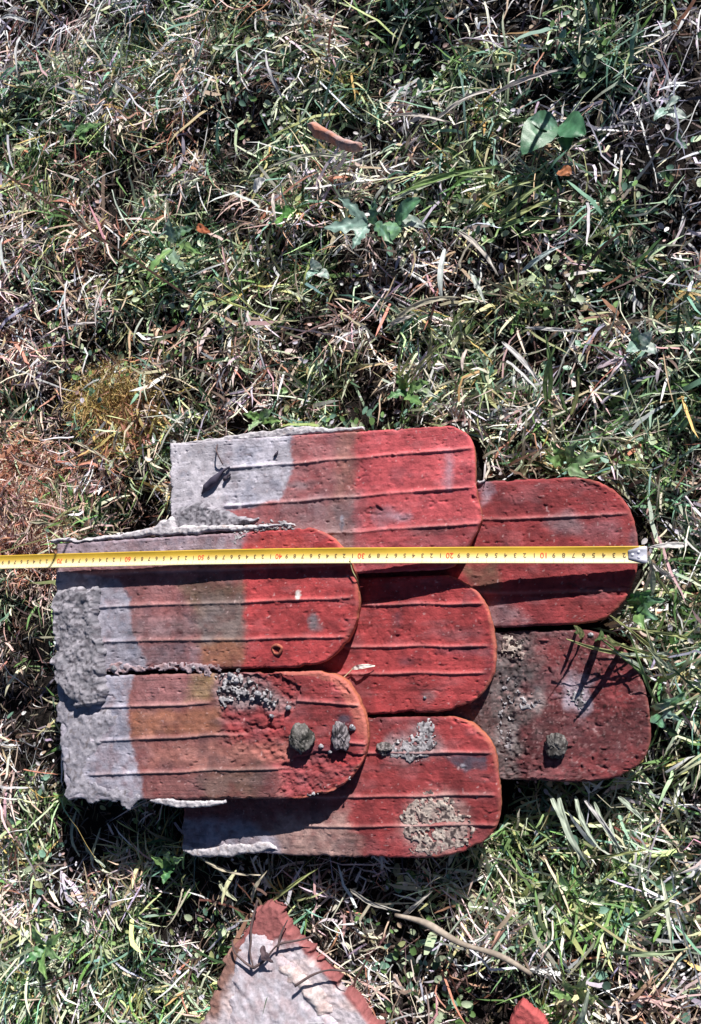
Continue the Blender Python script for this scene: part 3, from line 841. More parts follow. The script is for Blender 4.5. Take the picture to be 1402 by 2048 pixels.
PF = Plane(float(at(560, 1950, .02)[0][0]), float(at(560, 1950, .02)[0][1]), 0.028, 0.02, -0.10)
fr = shard('broken_tile_fragment', [(530, 1803), (556, 1828), (606, 1890), (660, 1950), (712, 2000), (760, 2062), (790, 2110), (380, 2110), (400, 2040), (432, 1968), (455, 1900), (490, 1850)],
           PF, .016, frag_col, 'large pointed tile fragment crusted with white mortar in the grass below the tiles', 'tile fragment', 301, edge=7, amp=.0014, wob=16)
patch('mortar', [(500, 1858), (540, 1880), (600, 1930), (650, 2000), (690, 2060), (720, 2110), (430, 2110), (460, 2000), (465, 1930)], PF, M_MORT, fr, height=.0025, edge=24, amp=.0008, colf=cf((.56, .52, .58), (.42, .34, .37)), seed=303, wob=14, lump=.6, nf=120)
patch('mortar', [(545, 1905), (600, 1935), (650, 1985), (668, 2030), (640, 2040), (600, 2000), (560, 1950)], PF, M_MORT, fr, height=.006, edge=24, amp=.0009, colf=cf((.60, .53, .53), (.46, .34, .33)), seed=305, wob=12, lump=.4, nf=140)
shard('small_tile_shard', [(1040, 2004), (1064, 2022), (1092, 2044), (1100, 2075), (1008, 2080), (1020, 2038)], Plane(0, 0, .02), .012, cf((.44, .09, .09), (.33, .07, .07)),
      'small pinkish red tile shard at the bottom edge of the lawn view', 'tile shard', 307)
PS = Plane(*[float(v) for v in at(665, 275, .02)[0][:2]], .024, -.05, .10)
shard('curved_clay_splinter', [(610, 244), (628, 240), (655, 256), (690, 272), (722, 284), (718, 300), (690, 298), (655, 282), (622, 268)], PS, .007,
      cf((.46, .20, .14), (.40, .28, .27)), 'long reddish clay splinter lying in the grass near the top', 'clay splinter', 309, edge=10, amp=.0006, height=.003)

# ------------------------------------------------------------------ the lawn
# ground: one sheet out to the horizon, finer in the middle
g = np.concatenate([-np.geomspace(60, 1.3, 14), np.linspace(-1.2, 1.2, 161), np.geomspace(1.3, 60, 14)])
X, Y = np.meshgrid(g, g)


def soilz(x, y):
    z = -0.034 + (fbm(x * 13, y * 13, 900, 4) - .5) * .055 + (fbm(x * 40, y * 40, 905, 3) - .5) * .008
    return z


Z = soilz(X, Y)
tz = np.zeros_like(X)
for poly, pl in FOOT:
    dd = sdf(poly[::4], X, Y); tz = np.maximum(tz, sstep(-.03, .01, dd))
Z = Z * (1 - tz) + np.minimum(Z, -.014) * tz
ix = np.arange(X.size).reshape(X.shape)
mesh('ground', np.stack([X, Y, Z], -1).reshape(-1, 3), [np.stack([ix[:-1, :-1], ix[:-1, 1:], ix[1:, 1:], ix[1:, :-1]], -1).reshape(-1, 4)], M_SOIL)['kind'] = 'structure'

PAL = dict(
    straw=(.68, .58, .46), pale=(.82, .78, .80), lilac=(.60, .57, .68), pink=(.70, .48, .45), tan=(.46, .34, .24), brown=(.13, .08, .065), rust=(.46, .22, .15),
    green=(.15, .27, .09), dgreen=(.04, .085, .04), bgreen=(.17, .31, .23), ygreen=(.42, .46, .21), sage=(.48, .57, .38), moss=(.52, .38, .15))
PN = list(PAL); PC = np.array([PAL[k] for k in PN])


def region_weights(x, y):
    """how common each sort of blade is at a spot of the lawn"""
    px, py = to_px(np.stack([x, y, x * 0], 1))
    n = len(x); Wt = np.ones((n, len(PN))) * np.array([[1.2, 1.3, 1.0, 1.0, .7, .7, .16, .8, .9, .6, .5, .9, .02]])
    def g_(cx, cy, rx, ry): return np.exp(-((px - cx) / rx) ** 2 - ((py - cy) / ry) ** 2)
    I = PN.index
    warm = g_(200, 560, 330, 330) + g_(40, 1050, 170, 260) + .6 * g_(600, 620, 200, 160)
    for k, a in (('pink', 3.2), ('tan', 2.2), ('rust', 1.5), ('brown', 1.4), ('straw', 1.4)): Wt[:, I(k)] += a * warm
    cool = g_(1250, 120, 500, 260) + g_(200, 100, 350, 160) + .8 * g_(1350, 700, 120, 700)
    for k, a in (('lilac', 3.2), ('pale', 1.6), ('bgreen', 2.2), ('dgreen', .8)): Wt[:, I(k)] += a * cool
    gr = g_(1050, 850, 260, 160) + g_(1330, 1300, 110, 300) + g_(1200, 1800, 320, 200) + g_(150, 1900, 320, 160) + .8 * g_(120, 330, 170, 90) + .7 * g_(750, 400, 250, 70) + .6 * g_(330, 480, 90, 110)
    for k, a in (('green', 2.2), ('dgreen', 1.6), ('sage', 2.0), ('ygreen', 1.2), ('bgreen', 1.2)): Wt[:, I(k)] += a * gr
    rs = g_(50, 1030, 90, 160) + .5 * g_(200, 470, 90, 70)
    Wt[:, I('rust')] += 5 * rs; Wt[:, I('pink')] += 3 * rs
    ms = g_(205, 800, 75, 75)
    Wt[:, I('moss')] += 22 * ms; Wt[:, I('rust')] += 9 * g_(235, 830, 45, 65); Wt[:, I('ygreen')] += 4 * ms
    for j in range(len(PN)):
        Wt[:, j] *= np.exp(3.0 * (fbm(x * 9, y * 9, 700 + 7 * j, 3) - .5)) * np.exp(2.5 * (fbm(x * 28, y * 28, 800 + 7 * j, 2) - .5))
    return Wt


def inside_any(x, y, z=None, pad=0.0):
    """mask of points inside any tile; also whether they are above its surface"""
    ins = np.zeros(x.shape, bool); above = np.ones(x.shape, bool)
    for poly, pl in FOOT:
        x0, y0 = poly.min(0) - .01; x1, y1 = poly.max(0) + .01
        bb = (x > x0) & (x < x1) & (y > y0) & (y < y1)
        if not bb.any(): continue
        s = np.full(x.shape, -1.0); s[bb] = sdf(poly[::2], x[bb], y[bb])
        i = s > -pad
        ins |= i
        if z is not None: above &= ~i | (z > pl.z(x, y) + .0015)
    return ins, above


def GRN(x, y):
    px, py = to_px(np.stack([x, y, x * 0], 1)); g = 0
    for cx, cy, rx, ry, a in ((1330, 1300, 90, 260, 1), (1080, 880, 260, 90, .8), (1250, 1780, 260, 160, .8), (150, 1900, 240, 160, .8), (120, 270, 120, 110, .7), (760, 430, 200, 60, .8), (340, 500, 80, 110, .8), (1000, 390, 160, 60, .6), (560, 430, 60, 40, .6), (500, 1730, 200, 40, .7)):
        g = g + a * np.exp(-((px - cx) / rx) ** 2 - ((py - cy) / ry) ** 2)
    return g


def blades(n, x0, x1, y0, y1, Lm, Ls, w0, w1, e0, e1, bend, names=None, zoff=(0, .01), K=4, seed=1, keep=.3, curl=.8, dens=None, drop_in=True, bright=1.0, clump=0, jit=.006):
    rg = np.random.default_rng(seed)
    x = rg.uniform(x0, x1, n); y = rg.uniform(y0, y1, n)
    if dens is not None:
        k = rg.uniform(size=n) < dens(x, y); x = x[k]; y = y[k]
    cid = np.arange(len(x))
    if clump:
        cid = np.repeat(cid, clump); x = np.repeat(x, clump) + rg.normal(0, jit, len(cid)); y = np.repeat(y, clump) + rg.normal(0, jit, len(cid))
    k = ~inside_any(x, y, pad=.001)[0]; x = x[k]; y = y[k]; cid = cid[k]; n = len(x)
    Wt = region_weights(x, y)
    if names is not None:
        m = np.zeros(len(PN)); 
        for a in names: m[PN.index(a)] = names[a]
        Wt = Wt * m
    cs = np.cumsum(Wt, 1); cs /= cs[:, -1:]
    uu = rg.uniform(size=n)
    if clump: uc = rg.uniform(size=cid.max() + 1); uu = np.clip(uc[cid] + rg.normal(0, .12, n), 0, .999)
    ci = (uu[:, None] > cs).sum(1).clip(0, len(PN) - 1)
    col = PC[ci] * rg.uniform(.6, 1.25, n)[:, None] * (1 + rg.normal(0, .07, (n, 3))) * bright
    grn = np.isin(ci, [PN.index(q) for q in ('green', 'dgreen', 'bgreen', 'ygreen', 'sage')])
    az = 2 * np.pi * fbm(x * 7, y * 7, seed + 50, 2) * 1.6 + rg.normal(0, 1.0, n)
    L = np.clip(np.exp(rg.normal(math.log(Lm), Ls, n)), .006, .16)
    wd = rg.uniform(w0, w1, n) * np.where(rg.uniform(size=n) < .12, 1.7, 1)
    el = rg.uniform(e0, e1, n); bd = rg.normal(bend, .35, n); cu = rg.normal(0, curl, n)
    if clump: az = rg.uniform(0, 6.28, cid.max() + 1)[cid] + rg.normal(0, .75, n)
    col = col * (1 + .30 * np.clip(GRN(x, y), 0, 1) * grn)[:, None]
    roll = rg.normal(0, .7, n); kk = rg.normal(0, .7, n) * (rg.uniform(size=n) < .35); kp = rg.uniform(.3, .8, n)
    zb = soilz(x, y) + rg.uniform(zoff[0], zoff[1], n)
    P = np.zeros((n, K, 3)); P[:, 0] = np.stack([x, y, zb], 1)
    S = []
    for j in range(K):
        s = j / (K - 1)
        a = az + cu * s * .5 + kk * (s > kp) + rg.normal(0, .10, n); e = el - bd * s + rg.normal(0, .08, n)
        d = np.stack([np.cos(a) * np.cos(e), np.sin(a) * np.cos(e), np.sin(e)], 1)
        if j:
            P[:, j] = P[:, j - 1] + d * (L / (K - 1))[:, None]
            P[:, j, 2] = np.maximum(P[:, j, 2], soilz(P[:, j, 0], P[:, j, 1]) + .002)
        side = np.stack([-np.sin(a) * np.cos(roll), np.cos(a) * np.cos(roll), np.sin(roll)], 1)
        S.append(side)
    if drop_in:
        ins, ab = inside_any(P[:, 1:, 0], P[:, 1:, 1], P[:, 1:, 2], pad=.0015)
        bad = (ins & ~ab).any(1) | (ins.any(1) & (rg.uniform(size=n) > keep)) | ins[:, :-1].any(1) & (rg.uniform(size=n) > keep)
        g_ = ~bad
        P = P[g_]; col = col[g_]; wd = wd[g_]; grn = grn[g_]; S = [q[g_] for q in S]; n = len(P)
    V = np.zeros((n, 2 * K - 1, 3)); C = np.zeros((n, 2 * K - 1, 3))
    tipc = np.where(grn[:, None] & (rg.uniform(size=n)[:, None] < .3), np.array(PAL['straw']), col * 1.08)
    for j in range(K):
        s = j / (K - 1)
        cc = col * (1 - s * .6) + tipc * s * .6
        if j < K - 1:
            wv = (wd * (0.75 + .5 * s - 0.9 * s * s) / 2)[:, None] * S[j]
            V[:, 2 * j] = P[:, j] - wv; V[:, 2 * j + 1] = P[:, j] + wv
            C[:, 2 * j] = cc; C[:, 2 * j + 1] = cc * .93
        else:
            V[:, -1] = P[:, j]; C[:, -1] = cc
    b = np.arange(n)[:, None] * (2 * K - 1)
    Q = []
    for j in range(K - 2):
        Q.append(b + np.array([[2 * j, 2 * j + 1, 2 * j + 3, 2 * j + 2]]))
    T3 = b + np.array([[2 * K - 4, 2 * K - 3, 2 * K - 2]])
    return V.reshape(-1, 3), np.clip(C.reshape(-1, 3), .008, .85), np.concatenate(Q), T3


def lawn(name, label, cat, layers):
    Vs, Cs, Qs, Ts = [], [], [], []; off = 0
    for L in layers:
        v, c, q, t = blades(**L)
        Vs.append(v); Cs.append(c); Qs.append(q + off); Ts.append(t + off); off += len(v)
    o = mesh(name, np.concatenate(Vs), [np.concatenate(Qs), np.concatenate(Ts)], M_BLADE, None, np.concatenate(Cs), smooth=True)
    tag(o, label, cat, None, 'stuff')
    return o


BX = dict(x0=-.80, x1=.50, y0=-.76, y1=.90)
OUT = lambda x, y: 1.0 * ((x < -.80) | (x > .50) | (y < -.76) | (y > .90))
HOLES = [(78, 1380, 52, 290, 1.1), (230, 1660, 210, 66, 1.), (330, 1760, 200, 22, .6), (610, 480, 120, 55, .9), (730, 820, 60, 45, .95), (1120, 310, 110, 60, .6), (230, 300, 90, 40, .7),
         (150, 370, 110, 50, .7), (900, 1745, 130, 28, .9), (1160, 1600, 150, 26, .8), (230, 690, 100, 40, .8), (420, 400, 70, 50, .6), (1200, 480, 70, 35, .7), (1180, 180, 60, 40, .6),
         (780, 180, 80, 40, .6), (420, 260, 60, 40, .7), (880, 560, 60, 50, .6), (1320, 420, 60, 50, .5), (1030, 880, 70, 30, .6), (1320, 1440, 40, 110, .7), (330, 1820, 90, 40, .7), (1180, 1990, 150, 40, .5),
         (560, 650, 70, 40, .6), (140, 860, 60, 30, .6), (290, 1000, 40, 40, .7), (40, 1600, 60, 60, .4), (700, 250, 50, 40, .6), (1100, 560, 70, 40, .6), (760, 1900, 90, 50, .5)]


def hole(x, y):
    px, py = to_px(np.stack([x, y, x * 0], 1)); h = np.zeros(x.shape)
    for cx, cy, rx, ry, a in HOLES:
        wx = (fbm(x * 30, y * 30, 641, 2) - .5) * rx * 1.2; wy = (fbm(x * 30 + 5, y * 30, 642, 2) - .5) * ry * 1.2
        h = np.maximum(h, a * np.exp(-(((px + wx - cx) / rx) ** 2 + ((py + wy - cy) / ry) ** 2) ** 1.5))
    return np.clip(h, 0, 1)


dry = dict(straw=1, pale=1, lilac=1, pink=1, tan=1, brown=1, rust=1, green=0, dgreen=0, bgreen=0, ygreen=0, sage=0, moss=0)
grn = dict(green=1, dgreen=1, bgreen=1, ygreen=1, sage=1, moss=1, straw=.15)
CL = lambda x, y: np.clip(.04 + 3.2 * (fbm(x * 17, y * 17, 611, 3) - .42), 0, 1) * (1 - hole(x, y))
WRM = lambda x, y: (lambda q: np.exp(-((q[0] - 200) / 330) ** 2 - ((q[1] - 620) / 260) ** 2))(to_px(np.stack([x, y, x * 0], 1)))
CG = lambda x, y: np.clip(.04 - .35 * WRM(x, y) + 2.8 * (fbm(x * 13, y * 13, 631, 3) - .44) + .5 * GRN(x, y), 0, 1) * (1 - .95 * hole(x, y))
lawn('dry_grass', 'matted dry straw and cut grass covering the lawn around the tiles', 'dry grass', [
    dict(n=46000, **BX, Lm=.018, Ls=.5, w0=.0009, w1=.0030, e0=-.1, e1=.9, bend=.5, names=dry, zoff=(0, .012), seed=21, K=4, bright=.26, dens=lambda x, y: 1 - .5 * hole(x, y)),  # bottom straw darkened in its colour to deepen the shaded gaps
    dict(n=40000, **BX, Lm=.018, Ls=.5, w0=.0009, w1=.0034, e0=-.05, e1=.9, bend=.6, names=dry, zoff=(.006, .024), seed=23, K=4, dens=CL, bright=1.3, curl=.8),
    dict(n=17000, **BX, Lm=.030, Ls=.45, w0=.0012, w1=.0046, e0=-.05, e1=.6, bend=.4, names=dry, zoff=(.012, .030), seed=24, K=5, dens=CL, bright=1.3, curl=.6),
    dict(n=2600, **BX, Lm=.036, Ls=.4, w0=.0010, w1=.0034, e0=.0, e1=.8, bend=.6, names=dry, zoff=(.008, .024), seed=26, K=6, dens=CL, bright=1.4, clump=8, curl=.4),
    dict(n=3200, **BX, Lm=.056, Ls=.35, w0=.0011, w1=.0042, e0=-.05, e1=.35, bend=.25, names=dry, zoff=(.018, .036), seed=25, K=7, dens=CL, curl=.6, bright=1.35),
    dict(n=60000, x0=-2.6, x1=2.6, y0=-2.6, y1=2.6, Lm=.05, Ls=.5, w0=.002, w1=.005, e0=0, e1=.9, bend=.5, names=dry, seed=27, K=3, dens=OUT),
])
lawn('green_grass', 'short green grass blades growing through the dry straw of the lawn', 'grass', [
    dict(n=95000, **BX, Lm=.020, Ls=.45, w0=.0010, w1=.0032, e0=.2, e1=1.4, bend=.7, names=grn, zoff=(0, .010), seed=31, K=4, dens=CG, bright=.65),  # lowest green blades, gap shade put into their darker colour
    dict(n=9000, **BX, Lm=.040, Ls=.35, w0=.0014, w1=.0042, e0=.1, e1=1.1, bend=.8, names=grn, zoff=(.004, .016), seed=37, K=6, dens=CG, bright=1.25, clump=7, curl=.4),
    dict(n=14000, **BX, Lm=.038, Ls=.4, w0=.0014, w1=.0050, e0=.1, e1=1.2, bend=.9, names=grn, zoff=(0, .020), seed=33, K=6, dens=CG, bright=1.3),
    dict(n=60000, x0=-2.6, x1=2.6, y0=-2.6, y1=2.6, Lm=.05, Ls=.5, w0=.002, w1=.005, e0=.2, e1=1.3, bend=.7, names=grn, seed=35, K=3, dens=OUT),
])
MD = lambda x, y: (lambda q: np.exp(-((q[0] - 205) / 70) ** 2 - ((q[1] - 795) / 70) ** 2))(to_px(np.stack([x, y, x * 0], 1)))
c_ = at(205, 795)[0]
MDW = lambda x, y: np.clip(1.5 * MD(x, y) * (.2 + 1.6 * fbm(x * 60, y * 60, 691, 3)) - .12, 0, 1)
lawn('tan_moss', 'golden tan mossy tuft in the lawn left above the tiles', 'moss', [
    dict(n=17000, x0=c_[0] - .1, x1=c_[0] + .1, y0=c_[1] - .1, y1=c_[1] + .1, Lm=.011, Ls=.4, w0=.0006, w1=.0018, e0=.0, e1=1.2, bend=.6,
         names=dict(moss=1, rust=1.2, ygreen=.2, tan=1.5, straw=1.2), zoff=(.010, .026), seed=41, K=4, dens=MDW, curl=1.5)])
d_ = at(35, 1020)[0]
RD = lambda x, y: (lambda q: np.clip(1.6 * np.exp(-((q[0] - 30) / 80) ** 2 - ((q[1] - 1020) / 130) ** 2) * (.2 + 1.6 * fbm(x * 50, y * 50, 693, 3)) - .12, 0, 1))(to_px(np.stack([x, y, x * 0], 1)))
lawn('rusty_moss', 'reddish brown dry mossy patch at the left edge above the tape', 'moss', [
    dict(n=22000, x0=d_[0] - .1, x1=d_[0] + .1, y0=d_[1] - .13, y1=d_[1] + .13, Lm=.013, Ls=.4, w0=.0008, w1=.0022, e0=.0, e1=1.1, bend=.6,
         names=dict(rust=2.2, pink=2.2, tan=2, brown=.8, straw=.8), zoff=(.010, .028), seed=43, K=4, dens=RD, curl=1.4, bright=1.25)])

# small rounded leaves of the ground cover (clover, moss leaves): nobody could count them


def leaflets(n, seed, r0, r1, dens, names, zr=(.006, .030)):
    rg = np.random.default_rng(seed)
    x = rg.uniform(BX['x0'], BX['x1'], n); y = rg.uniform(BX['y0'], BX['y1'], n)
    k = rg.uniform(size=n) < dens(x, y); x = x[k]; y = y[k]
    k = ~inside_any(x, y, pad=.004)[0]; x = x[k]; y = y[k]; n = len(x)
    r = rg.uniform(r0, r1, n); az = rg.uniform(0, 6.28, n); tx = rg.normal(0, .45, n); ty = rg.normal(0, .45, n)
    z = soilz(x, y) + rg.uniform(*zr, n)
    shp = np.array([(-1, 0, .0), (-.55, .45, .12), (.1, .62, .15), (.75, .42, .08), (1, 0, 0), (.75, -.42, .08), (.1, -.62, .15), (-.55, -.45, .12), (0, 0, -.05)])
    ca, sa = np.cos(az)[:, None], np.sin(az)[:, None]
    X = (shp[:, 0] * ca - shp[:, 1] * sa) * r[:, None]; Y = (shp[:, 0] * sa + shp[:, 1] * ca) * r[:, None]
    Z = shp[:, 2] * r[:, None] + X * np.tan(tx)[:, None] * .6 + Y * np.tan(ty)[:, None] * .6
    V = np.stack([X + x[:, None], Y + y[:, None], Z + z[:, None]], -1)
    w = np.array([names[a] for a in names]); w = w / w.sum(); cs = PC[[PN.index(a) for a in names]]
    c = cs[rg.choice(len(w), n, p=w)] * rg.uniform(.6, 1.3, n)[:, None]
    C = np.repeat(c[:, None], 9, 1)
    b = np.arange(n)[:, None] * 9
    F = np.concatenate([b + np.array([[i, (i + 1) % 8, 8]]) for i in range(8)])
    return V.reshape(-1, 3), F, np.clip(C.reshape(-1, 3), .01, .8)


CF = lambda x, y: np.clip(4.0 * (fbm(x * 11, y * 11, 651, 3) - .54) + .55 * GRN(x, y), 0, 1)
CD = lambda x, y: np.clip(3.5 * (fbm(x * 17, y * 17, 671, 3) - .50), 0, 1)
v1, f1, c1 = leaflets(26000, 51, .002, .0066, CF, dict(green=2, dgreen=1, bgreen=2, sage=2, ygreen=.5))
tag(mesh('ground_cover_leaves', v1, [f1], M_LEAF, None, c1), 'small round green leaves of low weeds among the grass', 'ground cover', None, 'stuff')
v1, f1, c1 = leaflets(20000, 53, .0012, .0045, CD, dict(pale=2, pink=2, lilac=2, brown=2, tan=2))
tag(mesh('dry_leaf_litter', v1, [f1], M_BLADE, None, c1), 'crumbled dry leaf litter scattered through the lawn', 'leaf litter', None, 'stuff')


# ------------------------------------------------------------------ larger single plants
def leaf(name, parent, base, tip, width, mat, col, lobes=0, bend=.15, seed=1, col2=None, fold=.15):
    """one leaf from base to tip (world points); lobes>0 gives a toothed rim"""
    base = np.array(base, float); tip = np.array(tip, float); n = 26; m = 7
    d = tip - base; L = np.linalg.norm(d); d /= L
    side = np.cross(d, [0, 0, 1.0]); side /= np.linalg.norm(side) + 1e-9; nn = np.cross(side, d)
    s = np.linspace(0, 1, n)[:, None]; v = np.linspace(-1, 1, m)[None]
    w = np.sin(np.pi * np.clip(s, 0, 1) ** .75) ** .7 * width / 2 + .0004
    if lobes: w = w * (1 - .42 * np.abs(np.sin(s * np.pi * lobes)) ** 1.5 * sstep(.1, .3, s))
    off = v * w * (1 + .1 * (vnoise(s * 9 + v * 0, v * 2 + s * 0, seed) - .5))
    h = bend * L * np.sin(np.pi * s) + fold * np.abs(off) + .0035 * (fbm(s * 7 + v * 0, v * 1.5 + s * 0, seed + 3, 2) - .5)
    lean = .10 * L * np.sin(2.2 * s + seed)
    V = base + (s * L)[..., None] * d + (off + lean)[..., None] * side + h[..., None] * nn
    c = np.ones((n, m, 3)) * np.array(col)
    if col2 is not None:
        t = (vnoise(s * 5 + v * 0, v * 2 + s * 0, seed + 5))[..., None]; c = c * (1 - t) + np.array(col2) * t
    c = c * (1 + .45 * np.exp(-(v / .14) ** 2)[..., None] * np.ones_like(s)[..., None])
    c = c * (.85 + .3 * vnoise(s * 20 + v * 0, v * 6 + s * 0, seed + 9))[..., None]
    ix = np.arange(n * m).reshape(n, m)
    return mesh(name, V.reshape(-1, 3), [np.stack([ix[:-1, :-1], ix[:-1, 1:], ix[1:, 1:], ix[1:, :-1]], -1).reshape(-1, 4)], mat, parent, np.clip(c.reshape(-1, 3), .01, .8))


def W(px, py, z): return at(px, py, z)[0]


def rosette(name, px, py, label, specs, lobes=0, mat=None, cat='plant', z=.006, group=None):
    """specs: (tip px, tip py, tip height, width m, colour, second colour)"""
    z -= .006; b = W(px, py, z); r = tag(empty(name, tuple(map(float, b))), label, cat, group)
    for i, sp in enumerate(specs):
        tx, ty, tz_, wd, c, c2 = sp
        tz_ -= .005
        leaf('leaf', r, b + (W(tx, ty, tz_) - b) * .06, W(tx, ty, tz_), wd, mat or M_LEAF, c, lobes, .10, seed=int(tx + ty), col2=c2)
    return r


BG = (.13, .24, .19); BG2 = (.26, .37, .33); GR = (.10, .22, .07); GR2 = (.22, .33, .12); DG = (.05, .15, .07)
WS = (.62, .66, .60)
rosette('dandelion_plant', 742, 452, 'bluish green toothed dandelion leaves spread in the dark hollow above the tiles',
        [(648, 448, .030, .022, BG2, BG), (672, 402, .028, .015, BG, BG2), (700, 496, .026, .018, BG2, BG), (790, 484, .026, .016, BG, GR), (748, 396, .03, .014, GR, BG)], lobes=4, z=.012)
rosette('plantain_plant', 788, 440, 'smooth oval green plantain leaf pair right of the dandelion',
        [(842, 404, .034, .024, (.12, .30, .13), BG), (770, 490, .024, .024, GR, BG), (848, 462, .02, .014, BG2, WS)], z=.010)
rosette('dock_plant', 1118, 250, 'broad dark green dock leaves near the upper right corner',
        [(1040, 306, .030, .040, (.08, .19, .11), DG), (1060, 246, .024, .026, BG, DG), (1176, 262, .028, .032, (.08, .22, .12), DG), (1130, 306, .018, .020, GR, DG)], z=.006)
rosette('dandelion_plant', 345, 490, 'grey green toothed dandelion leaves left of the middle of the lawn',
        [(338, 436, .030, .020, (.22, .32, .18), BG2), (388, 452, .026, .018, GR, BG2), (300, 560, .028, .015, GR2, GR), (372, 540, .024, .018, (.20, .30, .16), BG2), (410, 500, .03, .014, GR, GR2)], lobes=5, z=.01)
rosette('clover_plant', 560, 430, 'bright green clover sprig beside two straws above the middle',
        [(585, 436, .022, .014, (.13, .36, .08), GR), (545, 410, .022, .012, (.12, .30, .1), GR), (566, 452, .02, .012, (.15, .36, .07), GR), (592, 418, .022, .012, GR, (.12, .3, .08))], z=.012)
rosette('dandelion_plant', 150, 262, 'small fresh green dandelion rosette near the upper left edge',
        [(196, 258, .03, .018, (.2, .36, .14), GR), (120, 240, .026, .014, GR, BG), (172, 290, .026, .014, GR2, GR), (206, 240, .03, .012, (.25, .38, .2), GR)], lobes=3, z=.01)
rosette('weed_plant', 815, 780, 'leafy green weed just above the topmost roof tile',
        [(858, 772, .03, .016, (.25, .38, .14), GR), (790, 748, .024, .012, GR2, GR), (776, 800, .024, .012, GR, DG), (842, 812, .026, .014, GR, GR2), (880, 790, .024, .012, WS, GR2), (822, 740, .03, .01, (.3, .38, .12), GR)], lobes=3, z=.008)
rosette('weed_plant', 520, 840, 'low pale green weed touching the top edge of the topmost tile',
        [(500, 862, .03, .015, (.3, .38, .24), GR), (545, 812, .03, .016, (.3, .4, .26), GR), (486, 828, .024, .012, GR, GR2), (560, 850, .022, .012, GR2, GR)], lobes=3, z=.008)
rosette('weed_plant', 1130, 925, 'pale green leaf cluster at the top edge of the upper right tile',
        [(1180, 950, .026, .016, (.34, .42, .28), GR), (1090, 912, .026, .014, GR2, GR), (1160, 885, .026, .014, (.3, .42, .24), GR), (1210, 916, .024, .016, (.34, .42, .28), GR), (1108, 880, .024, .012, GR, GR2)], lobes=2, z=.006)
rosette('dandelion_plant', 345, 1730, 'toothed green weed leaf below the lower left tile',
        [(338, 1702, .03, .014, (.26, .42, .20), GR), (366, 1712, .028, .012, (.3, .45, .24), GR), (300, 1716, .022, .012, GR, GR2), (330, 1768, .02, .016, GR, DG)], lobes=3, z=.004)
rosette('weed_plant', 1262, 1215, 'dense green weed leaves at the right edge beside the tape hook',
        [(1300, 1180, .03, .016, (.12, .32, .12), GR), (1318, 1232, .026, .016, GR, BG), (1270, 1180, .032, .014, GR, DG), (1330, 1200, .026, .016, BG, GR), (1296, 1260, .026, .014, GR2, GR)], lobes=2, z=.006)
rosette('weed_plant', 1150, 1980, 'yellowish green weed in the lower right corner of the lawn',
        [(1130, 1952, .03, .012, (.42, .45, .20), GR), (1196, 1990, .03, .016, (.4, .48, .2), GR2), (1166, 1950, .03, .010, (.4, .46, .2), GR2), (1100, 1990, .024, .012, GR, GR2)], lobes=3, z=.008)

rosette('weed_plant', 1300, 1420, 'bluish green leaves at the right edge beside the ribless tile',
        [(1340, 1400, .028, .016, BG2, GR), (1330, 1452, .026, .018, (.10, .26, .12), BG), (1366, 1380, .028, .014, BG, GR), (1360, 1440, .028, .016, BG2, BG)], lobes=2, z=.004)
rosette('clover_plant', 1280, 690, 'small grey green leaf cluster near the right edge above the tiles',
        [(1300, 660, .03, .014, BG2, WS), (1250, 700, .028, .014, BG2, BG), (1310, 710, .026, .012, WS, BG2), (1270, 650, .028, .010, GR2, BG2)], z=.012)
rosette('weed_plant', 90, 1890, 'low leafy green weed in the lower left corner of the lawn',
        [(60, 1850, .03, .016, (.2, .34, .14), GR), (130, 1870, .03, .014, GR2, GR), (50, 1920, .026, .016, GR, DG), (120, 1925, .026, .016, (.28, .42, .2), GR), (90, 1960, .02, .014, GR, GR2)], lobes=3, z=.008)
rosette('clover_plant', 1330, 215, 'whitish green small leaves at the upper right edge',
        [(1360, 200, .03, .014, BG2, WS), (1310, 240, .028, .012, BG, BG2), (1370, 240, .028, .012, WS, BG2)], z=.012)
rosette('weed_plant', 640, 540, 'small pale bluish leaves just below the dark hollow in the lawn middle',
        [(625, 515, .03, .012, BG2, WS), (655, 560, .028, .012, WS, BG2), (615, 560, .028, .010, BG2, BG)], z=.012)

# pale broad grass blades on the right below R2 and elsewhere: tufts


def tuft(px, py, label, specs, z=.0, group=None):
    b = W(px, py, z); r = tag(empty('grass_tuft', tuple(map(float, b))), label, 'grass tuft', group)
    for i, (bx, by, tx, ty, tz_, wd, c) in enumerate(specs):
        leaf('grass_leaf', r, W(bx, by, z), W(tx, ty, tz_ - .002), wd * .8, M_BLADE, tuple(np.array(c) * .92), 0, .12, seed=i * 3 + int(px), col2=tuple(np.array(c) * .7), fold=.3)
    return r


